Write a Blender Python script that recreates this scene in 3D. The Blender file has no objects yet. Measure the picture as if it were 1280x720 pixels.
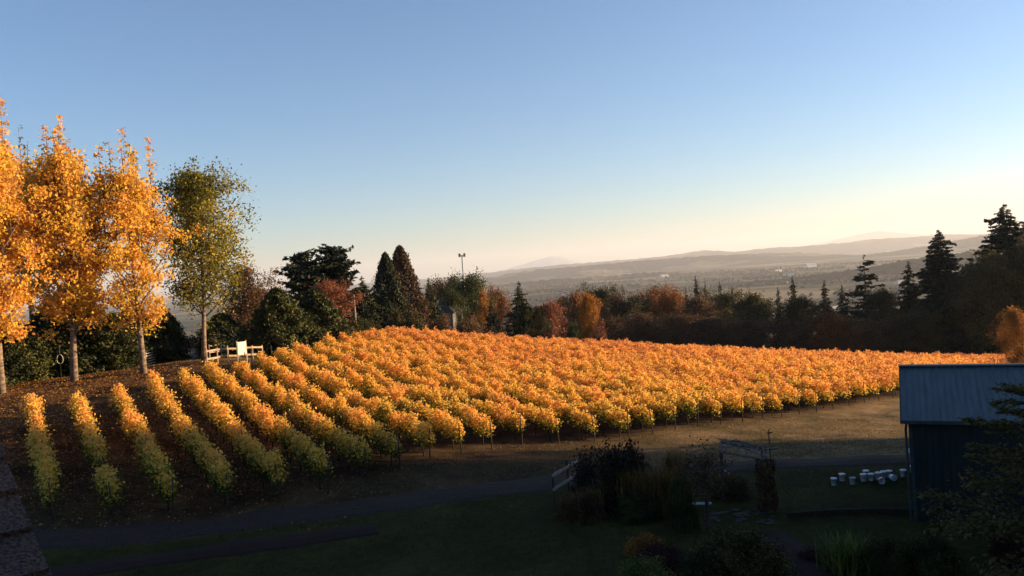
import bpy, math, random
import numpy as np
from mathutils import Matrix, Vector

R = math.radians
rng = np.random.default_rng(7)
random.seed(7)
scene = bpy.context.scene
COL = scene.collection

# ------------------------------------------------------------------ camera
F = 1020.0                       # focal length in pixels of a 1280 px wide frame
PITCH, ROLL, CZ = R(1.3), R(4.0), 10.0
cam_d = bpy.data.cameras.new('camera'); cam = bpy.data.objects.new('camera', cam_d); COL.objects.link(cam)
cam_d.sensor_width = 36.0; cam_d.lens = 36.0 * F / 1280.0
cam_d.clip_start = 0.05; cam_d.clip_end = 150000.0
cam_rot = Matrix.Rotation(R(90) - PITCH, 3, 'X') @ Matrix.Rotation(-ROLL, 3, 'Z')
cam.matrix_world = Matrix.Translation((0, 0, CZ)) @ cam_rot.to_4x4()
scene.camera = cam
CR = np.array(cam_rot)

# ------------------------------------------------------------------ sky, sun, exposure
SUN_AZ, SUN_EL = R(79), R(10.0)   # azimuth clockwise from the view direction
world = bpy.data.worlds.new('World'); scene.world = world; world.use_nodes = True
wn = world.node_tree.nodes; wl = world.node_tree.links; wn.clear()
sky = wn.new('ShaderNodeTexSky'); sky.sky_type = 'NISHITA'; sky.sun_disc = False
sky.sun_elevation = SUN_EL; sky.sun_rotation = SUN_AZ
sky.altitude = 200; sky.air_density = 1.0; sky.dust_density = 0.4; sky.ozone_density = 4.0
bg = wn.new('ShaderNodeBackground'); bg.inputs['Strength'].default_value = 0.071
wo = wn.new('ShaderNodeOutputWorld')
wl.new(sky.outputs[0], bg.inputs['Color']); wl.new(bg.outputs[0], wo.inputs['Surface'])

sun_d = bpy.data.lights.new('sun', 'SUN'); sun_d.energy = 5.0; sun_d.angle = R(0.6); sun_d.color = (1.0, 0.68, 0.38)
sun = bpy.data.objects.new('sun', sun_d); COL.objects.link(sun)
sdir = Vector((math.sin(SUN_AZ) * math.cos(SUN_EL), math.cos(SUN_AZ) * math.cos(SUN_EL), math.sin(SUN_EL)))
sun.rotation_euler = sdir.to_track_quat('Z', 'Y').to_euler()
sun.location = (60, 20, 40)

vs = scene.view_settings
vs.view_transform = 'Standard'; vs.look = 'None'; vs.exposure = 1.65; vs.gamma = 1.0; vs.use_curve_mapping = False
scene.render.engine = 'CYCLES'
cy = scene.cycles
cy.max_bounces = 6; cy.diffuse_bounces = 3; cy.glossy_bounces = 2; cy.transmission_bounces = 3
cy.volume_bounces = 0; cy.transparent_max_bounces = 4
cy.use_denoising = True
cy.sample_clamp_indirect = 4.0

# ------------------------------------------------------------------ helpers: picture <-> place
def ray(px, py):
    v = np.array([(px - 640.0) / F, (360.0 - py) / F, -1.0])
    return CR @ v
def at(px, py, Y):
    d = ray(px, py); d = d * (Y / d[1])
    return np.array([d[0], d[1], d[2] + CZ])

# ------------------------------------------------------------------ terrain
_cp = [  # (pixel x, pixel y, distance): points read off the photograph where the distance could be judged
 (65,652,34),(150,650,34.5),(222,642,35),(293,636,36),(355,622,37),(415,617,38),(465,598,40),(540,568,44),(640,556,48),
 (780,550,50),(860,532,54),(930,527,57),(1000,517,61),(1130,494,70),
 (40,530,46),(150,512,50),(280,478,60),(400,450,75),(480,430,95),(560,434,110),(640,441,120),(740,447,130),(850,454,135),
 (1000,459,140),(1090,462,145),(1150,456,155),(1245,452,160),
 (2,492,57),(93,476,60),(180,467,62),(255,452,65),(195,455,75),(235,430,92),(10,474,68),(370,434,80)]
_w = [at(*c) for c in _cp]
_w += [np.array((x, y, CZ - d)) for x, y, d in [
 (-20,27,9.3),(0,27,10.2),(17,27,10.6),(0,0,7.2),(20,0,8.5),(-20,0,6.2),(0,14,8.9),(18,33,10.7),(18,42,10.9),(-22,20,8.3),(20,15,9.8),(40,30,11.5),
 (60,50,14),(60,0,11),(-60,0,3.5),(-60,30,4.2),(-50,60,5.2),(-60,100,6.5),(0,-40,5),(60,-40,9),(-60,-40,3),(100,80,18),(120,150,25),(100,30,14),(140,0,14),
 (-20,115,9.5),(0,150,18),(28,165,24),(50,165,24.5),(70,170,24.5),(95,185,26.5),(120,190,28),(-40,130,11),(-70,160,14),(0,190,26),(60,200,30)]]
_w = np.array(_w); _C = 9.0
_D = np.sqrt(((_w[:, None, :2] - _w[None, :, :2]) ** 2).sum(-1) + _C * _C)
_n = len(_w)
_A = np.zeros((_n + 3, _n + 3)); _A[:_n, :_n] = _D + np.eye(_n) * -0.6
_P = np.c_[np.ones(_n), _w[:, :2]]; _A[:_n, _n:] = _P; _A[_n:, :_n] = _P.T
_sol = np.linalg.solve(_A, np.r_[_w[:, 2], 0, 0, 0])
def sstep(a, b, x):
    t = np.clip((x - a) / (b - a), 0, 1); return t * t * (3 - 2 * t)
def terr(x, y):
    x = np.asarray(x, float); y = np.asarray(y, float); sh = np.broadcast(x, y).shape
    xf = np.broadcast_to(x, sh).ravel(); yf = np.broadcast_to(y, sh).ravel()
    xc = np.clip(xf, -90, 160); yc = np.clip(yf, -60, 220)
    z = _sol[_n] + _sol[_n + 1] * xc + _sol[_n + 2] * yc
    for k in range(_n):
        z = z + _sol[k] * np.sqrt((xc - _w[k, 0]) ** 2 + (yc - _w[k, 1]) ** 2 + _C * _C)
    zf = CZ - 14 - 98 * sstep(180, 700, yf) + 3 * np.sin(xf / 400 + 1) * np.cos(yf / 530)
    w = sstep(0, 1, np.maximum(np.maximum((yf - 200) / 260, (xf - 140) / 200), np.maximum((-80 - xf) / 260, (-50 - yf) / 200)))
    z = z * (1 - w) + zf * w
    z = z + 0.05 * np.sin(xf * 1.1 + 2 * np.sin(yf * .37)) * np.cos(yf * .9)
    return z.reshape(sh)
def tz(x, y): return float(terr(np.array([x]), np.array([y]))[0])
def hit(px, py):
    """where the sight line through a pixel meets the ground"""
    ys = np.concatenate([np.arange(8, 200, .1)]); d = ray(px, py)
    P = d[None, :] * (ys / d[1])[:, None]
    g = terr(P[:, 0], P[:, 1])
    k = int(np.argmax(P[:, 2] + CZ <= g))
    return np.array([P[k, 0], P[k, 1], g[k]])

# ------------------------------------------------------------------ helpers: objects
def tag(o, label=None, cat=None, group=None, kind=None):
    if label: o['label'] = label
    if cat: o['category'] = cat
    if group: o['group'] = group
    if kind: o['kind'] = kind
    return o
def link(name, data, parent=None, loc=None):
    o = bpy.data.objects.new(name, data); COL.objects.link(o)
    if parent is not None: o.parent = parent
    if loc is not None: o.location = loc
    return o
def empty(name, loc, rz=0.0):
    o = link(name, None, None, loc); o.rotation_euler = (0, 0, rz); o.empty_display_size = .2; return o
def children_of(o): return [c for c in bpy.data.objects if c.parent == o]
def copy_tree(o, kids=None):
    c = o.copy(); COL.objects.link(c)
    for ch in (kids if kids is not None else children_of(o)):
        k = ch.copy(); COL.objects.link(k); k.parent = c
    return c

class MB:
    def __init__(s): s.v = []; s.f = []; s.m = []
    def add(s, vs, fs, mi=0):
        b = len(s.v); s.v += [tuple(map(float, q)) for q in vs]
        for f in fs: s.f.append([b + i for i in f]); s.m.append(mi)
    def box(s, c, size, rot=None, mi=0):
        x, y, z = [q / 2 for q in size]
        P = [Vector(q) for q in ((-x,-y,-z),(x,-y,-z),(x,y,-z),(-x,y,-z),(-x,-y,z),(x,-y,z),(x,y,z),(-x,y,z))]
        if rot is not None: P = [rot @ q for q in P]
        s.add([q + Vector(c) for q in P], [(0,3,2,1),(4,5,6,7),(0,1,5,4),(1,2,6,5),(2,3,7,6),(3,0,4,7)], mi)
    def bar(s, a, b, w, h, mi=0):
        a = Vector(a); b = Vector(b); d = b - a; L = d.length
        q = d.to_track_quat('X', 'Z').to_matrix()
        s.box((a + b) / 2, (L, w, h), q, mi)
    def tube(s, pts, rad, n=7, mi=0, cap=True):
        pts = [Vector(p) for p in pts]; rings = []
        for i, p in enumerate(pts):
            d = (pts[min(i + 1, len(pts) - 1)] - pts[max(i - 1, 0)])
            if d.length < 1e-6: d = Vector((0, 0, 1))
            q = d.to_track_quat('Z', 'X').to_matrix()
            r = rad[i] if hasattr(rad, '__len__') else rad
            rings.append([p + q @ Vector((math.cos(2*math.pi*k/n)*r, math.sin(2*math.pi*k/n)*r, 0)) for k in range(n)])
        vs = [v for r in rings for v in r]; fs = []
        for i in range(len(pts) - 1):
            for k in range(n):
                a = i*n + k; b = i*n + (k+1) % n; fs.append((a, b, b+n, a+n))
        if cap: fs.append(tuple(range((len(pts)-1)*n, len(pts)*n))); fs.append(tuple(reversed(range(n))))
        s.add(vs, fs, mi)
    def data(s, name, mats, smooth=False):
        me = bpy.data.meshes.new(name); me.from_pydata(s.v, [], s.f)
        for m in (mats if isinstance(mats, (list, tuple)) else [mats]): me.materials.append(m)
        me.polygons.foreach_set('material_index', s.m)
        if smooth: me.polygons.foreach_set('use_smooth', [True] * len(s.f))
        me.update(); return me
    def build(s, name, mats, parent=None, loc=None, smooth=False):
        return link(name, s.data(name, mats, smooth), parent, loc)

def faces_mesh(name, V, nper, mats, tint=None, hgt=None, smooth=False):
    """V: (faces*nper,3) separate small faces"""
    V = np.asarray(V, np.float32).reshape(-1, 3); nf = len(V) // nper
    me = bpy.data.meshes.new(name)
    me.vertices.add(len(V)); me.vertices.foreach_set('co', V.ravel())
    me.loops.add(len(V)); me.loops.foreach_set('vertex_index', np.arange(len(V), dtype=np.int32))
    me.polygons.add(nf); me.polygons.foreach_set('loop_start', np.arange(0, len(V), nper, dtype=np.int32))
    try: me.polygons.foreach_set('loop_total', np.full(nf, nper, dtype=np.int32))
    except Exception: pass
    for m in (mats if isinstance(mats, (list, tuple)) else [mats]): me.materials.append(m)
    if tint is not None:
        a = me.attributes.new('tint', 'FLOAT', 'FACE'); a.data.foreach_set('value', np.asarray(tint, np.float32))
    me.update(calc_edges=True); me.validate(); return me
def unit(v): return v / np.maximum(np.linalg.norm(v, axis=-1, keepdims=True), 1e-9)
def leaf_quads(C, size, out=None, bias=0.5, aspect=.62, r=rng, axis=None):
    """one rhombic leaf at every centre; out = direction its face tends to, axis = direction its length tends to"""
    N = len(C); nrm = unit(r.normal(size=(N, 3)))
    if out is not None: nrm = unit(nrm * (1 - bias) + out * bias)
    a = r.normal(size=(N, 3))
    if axis is not None: a = a * .35 + axis
    a = unit(a - nrm * (a * nrm).sum(-1, keepdims=True)); b = np.cross(nrm, a)
    s = (np.asarray(size) * np.ones(N))[:, None] * .5
    fold = nrm * s * .25
    return np.stack([C - a*s, C + b*s*aspect + fold, C + a*s, C - b*s*aspect + fold], 1).reshape(-1, 3)

# ------------------------------------------------------------------ materials
def new_mat(name):
    m = bpy.data.materials.new(name); m.use_nodes = True; nt = m.node_tree; nt.nodes.clear()
    out = nt.nodes.new('ShaderNodeOutputMaterial'); return m, nt, out
def nd(nt, t, **kw):
    n = nt.nodes.new(t)
    for k, v in kw.items():
        if k in n.inputs.keys(): n.inputs[k].default_value = v
        else: setattr(n, k, v)
    return n
def ramp(nt, stops, fac=None):
    r = nt.nodes.new('ShaderNodeValToRGB'); e = r.color_ramp.elements
    while len(e) < len(stops): e.new(.5)
    for k, (p, c) in enumerate(stops): e[k].position = p; e[k].color = (*c, 1)
    if fac is not None: nt.links.new(fac, r.inputs[0])
    return r
def mathn(nt, op, a, b=None):
    n = nt.nodes.new('ShaderNodeMath'); n.operation = op
    for i, q in enumerate((a, b)):
        if q is None: continue
        if isinstance(q, (int, float)): n.inputs[i].default_value = q
        else: nt.links.new(q, n.inputs[i])
    return n.outputs[0]
def leaf_mat(name, stops, trans=.3, spread=.25, patch=0.0, patch_scale=.08, leafy=1.0, zone=None):
    m, nt, out = new_mat(name)
    at_ = nd(nt, 'ShaderNodeAttribute', attribute_name='tint')
    oi = nd(nt, 'ShaderNodeObjectInfo')
    f = mathn(nt, 'MULTIPLY', at_.outputs['Fac'], leafy)
    f = mathn(nt, 'ADD', f, mathn(nt, 'MULTIPLY', mathn(nt, 'SUBTRACT', oi.outputs['Random'], .5), spread))
    if patch:
        g = nd(nt, 'ShaderNodeNewGeometry'); nz = nd(nt, 'ShaderNodeTexNoise'); nz.inputs['Scale'].default_value = patch_scale
        nz.inputs['Detail'].default_value = 3
        nt.links.new(g.outputs['Position'], nz.inputs['Vector'])
        f = mathn(nt, 'ADD', f, mathn(nt, 'MULTIPLY', mathn(nt, 'SUBTRACT', nz.outputs['Fac'], .5), patch))
    if zone:
        g2 = nd(nt, 'ShaderNodeNewGeometry'); sp = nd(nt, 'ShaderNodeSeparateXYZ'); nt.links.new(g2.outputs['Position'], sp.inputs[0])
        mr = nd(nt, 'ShaderNodeMapRange'); nt.links.new(sp.outputs['Y'], mr.inputs['Value'])
        for q, v in zip(('From Min', 'From Max', 'To Min', 'To Max'), zone): mr.inputs[q].default_value = v
        f = mathn(nt, 'ADD', f, mr.outputs[0])
    rp = ramp(nt, stops, f)
    d = nd(nt, 'ShaderNodeBsdfPrincipled'); d.inputs['Roughness'].default_value = .6; d.inputs['Specular IOR Level'].default_value = .15
    t = nd(nt, 'ShaderNodeBsdfTranslucent'); mx = nd(nt, 'ShaderNodeMixShader'); mx.inputs[0].default_value = trans
    nt.links.new(rp.outputs[0], d.inputs['Base Color']); nt.links.new(rp.outputs[0], t.inputs['Color'])
    nt.links.new(d.outputs[0], mx.inputs[1]); nt.links.new(t.outputs[0], mx.inputs[2]); nt.links.new(mx.outputs[0], out.inputs[0])
    return m
def rough_mat(name, c1, c2, scale=3.0, rough=.85, bump=.3, metal=0.0, stretch=(1, 1, 1), spec=.2, detail=6, coord='Object'):
    m, nt, out = new_mat(name)
    tc = nd(nt, 'ShaderNodeTexCoord'); mp = nd(nt, 'ShaderNodeMapping'); mp.inputs['Scale'].default_value = stretch
    nz = nd(nt, 'ShaderNodeTexNoise'); nz.inputs['Scale'].default_value = scale; nz.inputs['Detail'].default_value = detail
    nt.links.new(tc.outputs[coord], mp.inputs[0]); nt.links.new(mp.outputs[0], nz.inputs['Vector'])
    rp = ramp(nt, [(.32, c1), (.68, c2)], nz.outputs['Fac'])
    d = nd(nt, 'ShaderNodeBsdfPrincipled'); d.inputs['Roughness'].default_value = rough; d.inputs['Metallic'].default_value = metal
    d.inputs['Specular IOR Level'].default_value = spec
    nt.links.new(rp.outputs[0], d.inputs['Base Color'])
    if bump:
        b = nd(nt, 'ShaderNodeBump'); b.inputs['Strength'].default_value = bump; b.inputs['Distance'].default_value = .02
        nt.links.new(nz.outputs['Fac'], b.inputs['Height']); nt.links.new(b.outputs[0], d.inputs['Normal'])
    nt.links.new(d.outputs[0], out.inputs[0]); return m

M = {}
M['bark'] = rough_mat('bark', (.035,.024,.016), (.10,.07,.05), 5, .9, .8, stretch=(1, 1, .25))
M['pale_bark'] = rough_mat('pale_bark', (.06,.042,.03), (.27,.20,.145), 3.2, .85, .5, stretch=(1, 1, 2.2))
M['vine_wood'] = rough_mat('vine_wood', (.02,.014,.01), (.06,.04,.028), 9, .95, .8)
M['post_wood'] = rough_mat('post_wood', (.03,.022,.016), (.08,.06,.045), 7, .9, .5, stretch=(1, 1, .2))
M['rail_wood'] = rough_mat('rail_wood', (.24,.17,.11), (.42,.32,.22), 6, .85, .4, stretch=(.3, .3, .3))
M['grey_wood'] = rough_mat('grey_wood', (.07,.058,.048), (.15,.125,.105), 6, .85, .4)
M['pale_rail'] = rough_mat('pale_rail', (.20,.17,.14), (.36,.31,.26), 6, .85, .3)
M['galv'] = rough_mat('galvanised_steel', (.38,.36,.33), (.55,.53,.50), 6, .5, .05, spec=.4)
M['wire'] = rough_mat('trellis_wire', (.12,.12,.12), (.2,.2,.2), 6, .5, 0)
GRN, YGR, YEL, GLD, ORA, RST = (.06,.08,.012), (.24,.22,.03), (.74,.50,.08), (.82,.44,.10), (.82,.36,.11), (.46,.17,.06)
M['vine_leaf'] = leaf_mat('vine_leaf', [(.0,GRN),(.20,YGR),(.36,YEL),(.68,GLD),(.88,ORA),(1,RST)], .5, .12, .5, .06, zone=(33, 115, -.28, .31))  # zone: greener near, more orange far; the near end also carries painted shade
M['poplar_leaf'] = leaf_mat('poplar_leaf', [(0,(.16,.13,.02)),(.2,(.62,.42,.05)),(.6,(.76,.43,.07)),(.9,(.74,.36,.09)),(1,(.5,.22,.08))], .45, .05, .4, .35)
M['poplar_green_leaf'] = leaf_mat('poplar_green_leaf', [(0,(.04,.05,.012)),(.4,(.12,.125,.022)),(.75,(.32,.26,.035)),(1,(.62,.40,.05))], .4, .05, .7, .3)
M['fir'] = leaf_mat('fir_needles', [(0,(.008,.014,.008)),(.6,(.022,.032,.016)),(1,(.05,.055,.022))], .1, .35)
M['cypress'] = leaf_mat('cypress_sprays', [(0,(.016,.023,.008)),(.6,(.052,.062,.019)),(1,(.13,.12,.036))], .12, .3)
M['brown_conifer'] = leaf_mat('brown_conifer_sprays', [(0,(.02,.016,.01)),(.5,(.075,.045,.022)),(1,(.15,.085,.04))], .15, .2)
M['leaf_rust'] = leaf_mat('rust_leaf', [(0,(.05,.022,.01)),(.5,(.16,.06,.02)),(1,(.30,.12,.03))], .3, .3)
M['leaf_red'] = leaf_mat('red_leaf', [(0,(.06,.02,.014)),(.5,(.19,.07,.04)),(1,(.36,.15,.07))], .3, .2)
M['leaf_orange'] = leaf_mat('orange_leaf', [(0,(.10,.05,.012)),(.5,(.36,.15,.02)),(1,(.52,.24,.03))], .35, .3)
M['leaf_olive'] = leaf_mat('olive_leaf', [(0,(.018,.018,.008)),(.5,(.06,.054,.018)),(1,(.13,.105,.03))], .3, .3)
M['leaf_brown'] = leaf_mat('brown_leaf', [(0,(.028,.018,.011)),(.5,(.085,.05,.025)),(1,(.18,.105,.045))], .3, .3)
M['leaf_dark'] = leaf_mat('dark_shrub_leaf', [(0,(.01,.008,.006)),(.5,(.028,.02,.013)),(1,(.06,.04,.022))], .2, .2)
M['leaf_green'] = leaf_mat('green_shrub_leaf', [(0,(.012,.018,.006)),(.5,(.035,.046,.014)),(1,(.085,.095,.025))], .3, .2)
M['leaf_lime'] = leaf_mat('lime_shrub_leaf', [(0,(.03,.04,.01)),(.5,(.10,.12,.025)),(1,(.22,.22,.05))], .35, .2)
M['leaf_maroon'] = leaf_mat('maroon_shrub_leaf', [(0,(.02,.006,.006)),(.5,(.055,.014,.014)),(1,(.10,.03,.025))], .2, .2)
M['straw'] = leaf_mat('straw_blades', [(0,(.05,.03,.012)),(.5,(.16,.09,.03)),(1,(.30,.17,.05))], .35, .2)
M['dry_blade'] = leaf_mat('dry_grass_blades', [(0,(.045,.04,.014)),(.5,(.14,.095,.042)),(1,(.28,.175,.075))], .3, .2)
M['green_blade'] = leaf_mat('green_grass_blades', [(0,(.014,.017,.004)),(.5,(.032,.035,.009)),(1,(.065,.06,.016))], .3, .2)
M['litter'] = leaf_mat('fallen_leaf', [(0,(.05,.025,.012)),(.5,(.24,.11,.03)),(1,(.48,.25,.05))], .1, .1)

# ------------------------------------------------------------------ ground sheet
def axis_steps(a, b, step, lo, hi, g=1.16):
    c = list(np.arange(a, b + .01, step)); s = step; x = b
    while x < hi: s *= g; x += s; c.append(min(x, hi))
    s = step; x = a
    while x > lo: s *= g; x -= s; c.insert(0, max(x, lo))
    return np.array(c)
gx = axis_steps(-48, 112, 1.0, -33000, 33000); gy = axis_steps(2, 180, 1.0, -3000, 33000)
GX, GY = np.meshgrid(gx, gy); GZ = terr(GX, GY)
nx, ny = len(gx), len(gy)
idx = np.arange(nx * ny).reshape(ny, nx)
quads = np.stack([idx[:-1, :-1], idx[:-1, 1:], idx[1:, 1:], idx[1:, :-1]], -1).reshape(-1, 4)
gme = bpy.data.meshes.new('ground'); gme.from_pydata(np.c_[GX.ravel(), GY.ravel(), GZ.ravel()].tolist(), [], quads.tolist())
gme.polygons.foreach_set('use_smooth', [True] * len(quads))

near_b = np.array([at(*c)[:2] for c in _cp[:14]] + [(47, 84), (60, 102), (78, 130), (96, 158)])
far_b = np.array([at(*c)[:2] for c in _cp[14:27]] + [(97, 161)])
poly = np.r_[near_b, far_b[::-1]]
def inside(P, poly):
    x, y = P[..., 0], P[..., 1]; c = np.zeros(x.shape, bool); j = len(poly) - 1
    for i in range(len(poly)):
        xi, yi = poly[i]; xj, yj = poly[j]
        cond = ((yi > y) != (yj > y)) & (x < (xj - xi) * (y - yi) / (yj - yi + 1e-12) + xi)
        c ^= cond; j = i
    return c
G2 = np.stack([GX, GY], -1)
def blur(a):
    for _ in range(2):
        a = a.copy(); a[1:-1, 1:-1] = (a[1:-1, 1:-1]*2 + a[:-2, 1:-1] + a[2:, 1:-1] + a[1:-1, :-2] + a[1:-1, 2:]) / 6
    return a
def poly_dist(P, line):
    d = np.full(P.shape[:-1], 1e9)
    for a, b in zip(line[:-1], line[1:]):
        ab = b - a; t = np.clip(((P - a) @ ab) / (ab @ ab), 0, 1); d = np.minimum(d, np.linalg.norm(P - a - t[..., None] * ab, axis=-1))
    return d
road_line = np.array([(-60, 36), (-32, 34.5)] + [tuple(hit(*p)[:2]) for p in [(60,678),(180,668),(300,655),(400,641),(480,630),(560,620),(640,610),(700,603),(800,590),(900,585),(1000,580),(1130,575)]] + [(30, 41), (60, 38)])
w_vine = blur(inside(G2, poly).astype(float))
w_vine = np.maximum(w_vine, .85 * sstep(14, 0, GX) * (GY > np.interp(GX, road_line[:, 0], road_line[:, 1])) * (GY < 52) * (GX > -60))
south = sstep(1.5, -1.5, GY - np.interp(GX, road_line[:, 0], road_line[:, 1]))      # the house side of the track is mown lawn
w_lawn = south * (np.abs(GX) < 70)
w_litter = sstep(-8, -14, GX) * sstep(33, 38, GY) * sstep(72, 62, GY) * sstep(-75, -55, GX)
w_far = sstep(210, 330, np.maximum(GY, np.maximum(np.abs(GX) * 1.2, -GY)))
for nm, w in (('w_vine', w_vine), ('w_lawn', w_lawn), ('w_litter', w_litter), ('w_far', w_far)):
    a = gme.attributes.new(nm, 'FLOAT', 'POINT'); a.data.foreach_set('value', w.ravel().astype(np.float32))

m, nt, out = new_mat('ground'); M['ground'] = m
L = nt.links.new
geo = nd(nt, 'ShaderNodeNewGeometry')
def noise(scale, detail=5, vec=geo.outputs['Position']):
    n = nd(nt, 'ShaderNodeTexNoise'); n.inputs['Scale'].default_value = scale; n.inputs['Detail'].default_value = detail; L(vec, n.inputs['Vector']); return n.outputs['Fac']
def mix(f, a, b):
    n = nt.nodes.new('ShaderNodeMix'); n.data_type = 'RGBA'
    L(f, n.inputs['Factor']); L(a, n.inputs['A']); L(b, n.inputs['B']); return n.outputs['Result']
def att(n): return nd(nt, 'ShaderNodeAttribute', attribute_name=n).outputs['Fac']
n1, n2, n3 = noise(.35), noise(2.6), noise(11)
nn = mathn(nt, 'ADD', mathn(nt, 'MULTIPLY', n1, .5), mathn(nt, 'ADD', mathn(nt, 'MULTIPLY', n2, .3), mathn(nt, 'MULTIPLY', n3, .2)))
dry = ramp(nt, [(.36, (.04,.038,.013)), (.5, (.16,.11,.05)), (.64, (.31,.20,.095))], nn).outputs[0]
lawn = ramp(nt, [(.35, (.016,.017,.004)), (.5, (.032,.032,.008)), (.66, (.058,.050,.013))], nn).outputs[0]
soil = ramp(nt, [(.35, (.014,.009,.006)), (.5, (.03,.019,.011)), (.66, (.065,.04,.02))], nn).outputs[0]
lit = ramp(nt, [(.38, (.025,.014,.008)), (.5, (.065,.036,.017)), (.64, (.16,.085,.032))], nn).outputs[0]
vo = nd(nt, 'ShaderNodeTexVoronoi'); vo.inputs['Scale'].default_value = .0035; vo.inputs['Randomness'].default_value = .9
mpv = nd(nt, 'ShaderNodeMapping'); mpv.inputs['Scale'].default_value = (.8, .45, 1); L(geo.outputs['Position'], mpv.inputs[0]); L(mpv.outputs[0], vo.inputs['Vector'])
sepv = nd(nt, 'ShaderNodeSeparateColor'); L(vo.outputs['Color'], sepv.inputs[0])
fields = ramp(nt, [(.0, (.05,.06,.03)), (.3, (.10,.10,.045)), (.5, (.20,.15,.08)), (.7, (.05,.07,.03)), (.85, (.28,.20,.11)), (1, (.14,.13,.06))], sepv.outputs[0]).outputs[0]
woodn = noise(.0025, 6)
wood_f = ramp(nt, [(.46, (0,0,0)), (.53, (1,1,1))], woodn).outputs[0]
wood_c = ramp(nt, [(.3, (.012,.016,.01)), (.7, (.035,.035,.018))], noise(.03, 4)).outputs[0]
far = mix(wood_f, fields, wood_c)
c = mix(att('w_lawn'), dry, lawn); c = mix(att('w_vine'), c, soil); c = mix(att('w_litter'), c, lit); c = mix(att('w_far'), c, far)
pb = nd(nt, 'ShaderNodeBsdfPrincipled'); pb.inputs['Roughness'].default_value = .95; pb.inputs['Specular IOR Level'].default_value = .05
L(c, pb.inputs['Base Color'])
bp = nd(nt, 'ShaderNodeBump'); bp.inputs['Strength'].default_value = .6; bp.inputs['Distance'].default_value = .12; L(nn, bp.inputs['Height']); L(bp.outputs[0], pb.inputs['Normal'])
L(pb.outputs[0], out.inputs[0])
gme.materials.append(m); gme.update()
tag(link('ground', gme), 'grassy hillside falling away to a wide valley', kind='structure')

# gravel track and driveway
def strip(name, line, width, mat, lift=.035, step=.5, crown=.05):
    pts = []
    for a, b in zip(line[:-1], line[1:]):
        n = max(1, int(np.linalg.norm(b - a) / step)); pts += [a + (b - a) * k / n for k in range(n)]
    pts = np.array(pts + [line[-1]])
    for _ in range(14): pts[1:-1] = (pts[:-2] + pts[1:-1] * 2 + pts[2:]) / 4
    d = unit(np.gradient(pts, axis=0)); nrm = np.c_[-d[:, 1], d[:, 0]]
    cols = np.linspace(-1, 1, 9); V = []; Fc = []
    wob = 1 + .10 * np.sin(np.arange(len(pts)) * .6) + .06 * np.sin(np.arange(len(pts)) * 1.7)
    for k, cc in enumerate(cols):
        P = pts + nrm * (cc * width / 2 * wob)[:, None]
        rut = -.03 * np.exp(-((abs(cc) - .5) / .18) ** 2)
        V.append(np.c_[P, terr(P[:, 0], P[:, 1]) + lift + crown * (1 - cc * cc) + rut - (.10 if abs(cc) == 1 else 0)])
    V = np.array(V); nc, n = V.shape[:2]
    me = bpy.data.meshes.new(name); ii = np.arange(nc * n).reshape(nc, n)
    q = np.stack([ii[:-1, :-1], ii[:-1, 1:], ii[1:, 1:], ii[1:, :-1]], -1).reshape(-1, 4)[:, ::-1]
    me.from_pydata(V.reshape(-1, 3).tolist(), [], q.tolist()); me.polygons.foreach_set('use_smooth', [True] * len(q)); me.materials.append(mat); me.update()
    return link(name, me)
M['gravel'] = rough_mat('gravel', (.016,.011,.008), (.044,.031,.023), 9, .95, .9, coord='Object', detail=9)
M['drive'] = rough_mat('driveway_gravel', (.05,.042,.036), (.10,.082,.068), 8, .95, .6)
tag(strip('gravel_track', road_line, 2.6, M['gravel']), 'dark gravel farm track crossing below the vines', kind='structure')
drive_line = np.array([at(222, 448, 73)[:2], at(224, 444, 77)[:2], at(232, 434, 90)[:2], at(240, 428, 108)[:2], (-46, 135)])
tag(strip('driveway', drive_line, 4.2, M['drive']), 'grey driveway leading away through the open gate', kind='structure')

# ------------------------------------------------------------------ valley hills and mountain
def ridge(name, outline, D, zb, thick, mat, label, rough=6.0, seed=1, ext=.35):
    """a real ridge of hills: crest outline (pixels) at distance D, slopes on both sides"""
    r = np.random.default_rng(seed)
    o = np.array(outline, float); xs = np.linspace(o[0, 0], o[-1, 0], 220)
    ys = np.interp(xs, o[:, 0], o[:, 1]); P = np.array([at(a, b, D) for a, b in zip(xs, ys)])
    n = len(xs); e = int(n * ext)
    dxl = (P[1] - P[0]) * 1.0; dxr = P[-1] - P[-2]
    # hills go on beyond the frame
    left = np.array([P[0] - dxl * k for k in range(e, 0, -1)]); right = np.array([P[-1] + dxr * k for k in range(1, e + 1)])
    zl, zr = P[0, 2], P[-1, 2]
    left[:, 2] = zb + (zl - zb) * np.linspace(.55, 1, e); right[:, 2] = zr + (zr - zb) * .12 * np.sin(np.linspace(0, 3, e))
    P = np.r_[left, P, right]; n = len(P)
    T = np.linspace(-1, 1, 29); V = []
    big = np.convolve(r.normal(size=n + 40), np.ones(13) / 13, 'same')[20:-20]
    for t in T:
        prof = (math.cos(t * math.pi) + 1) / 2
        jag = np.convolve(r.normal(size=n), [.25, .5, .25], 'same') * rough * prof
        V.append(np.c_[P[:, 0] + t * thick * .15 * big, P[:, 1] + t * thick + big * thick * .25 * abs(t), zb + (P[:, 2] - zb) * np.clip(prof + .12 * big * (1 - prof) * prof * 4, 0, 1) + jag])
    V = np.array(V); nr = len(T); ii = np.arange(nr * n).reshape(nr, n)
    q = np.stack([ii[:-1, :-1], ii[:-1, 1:], ii[1:, 1:], ii[1:, :-1]], -1).reshape(-1, 4)
    me = bpy.data.meshes.new(name); me.from_pydata(V.reshape(-1, 3).tolist(), [], q.tolist()); me.materials.append(mat); me.update()
    return tag(link(name, me), label, kind='structure')
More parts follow.
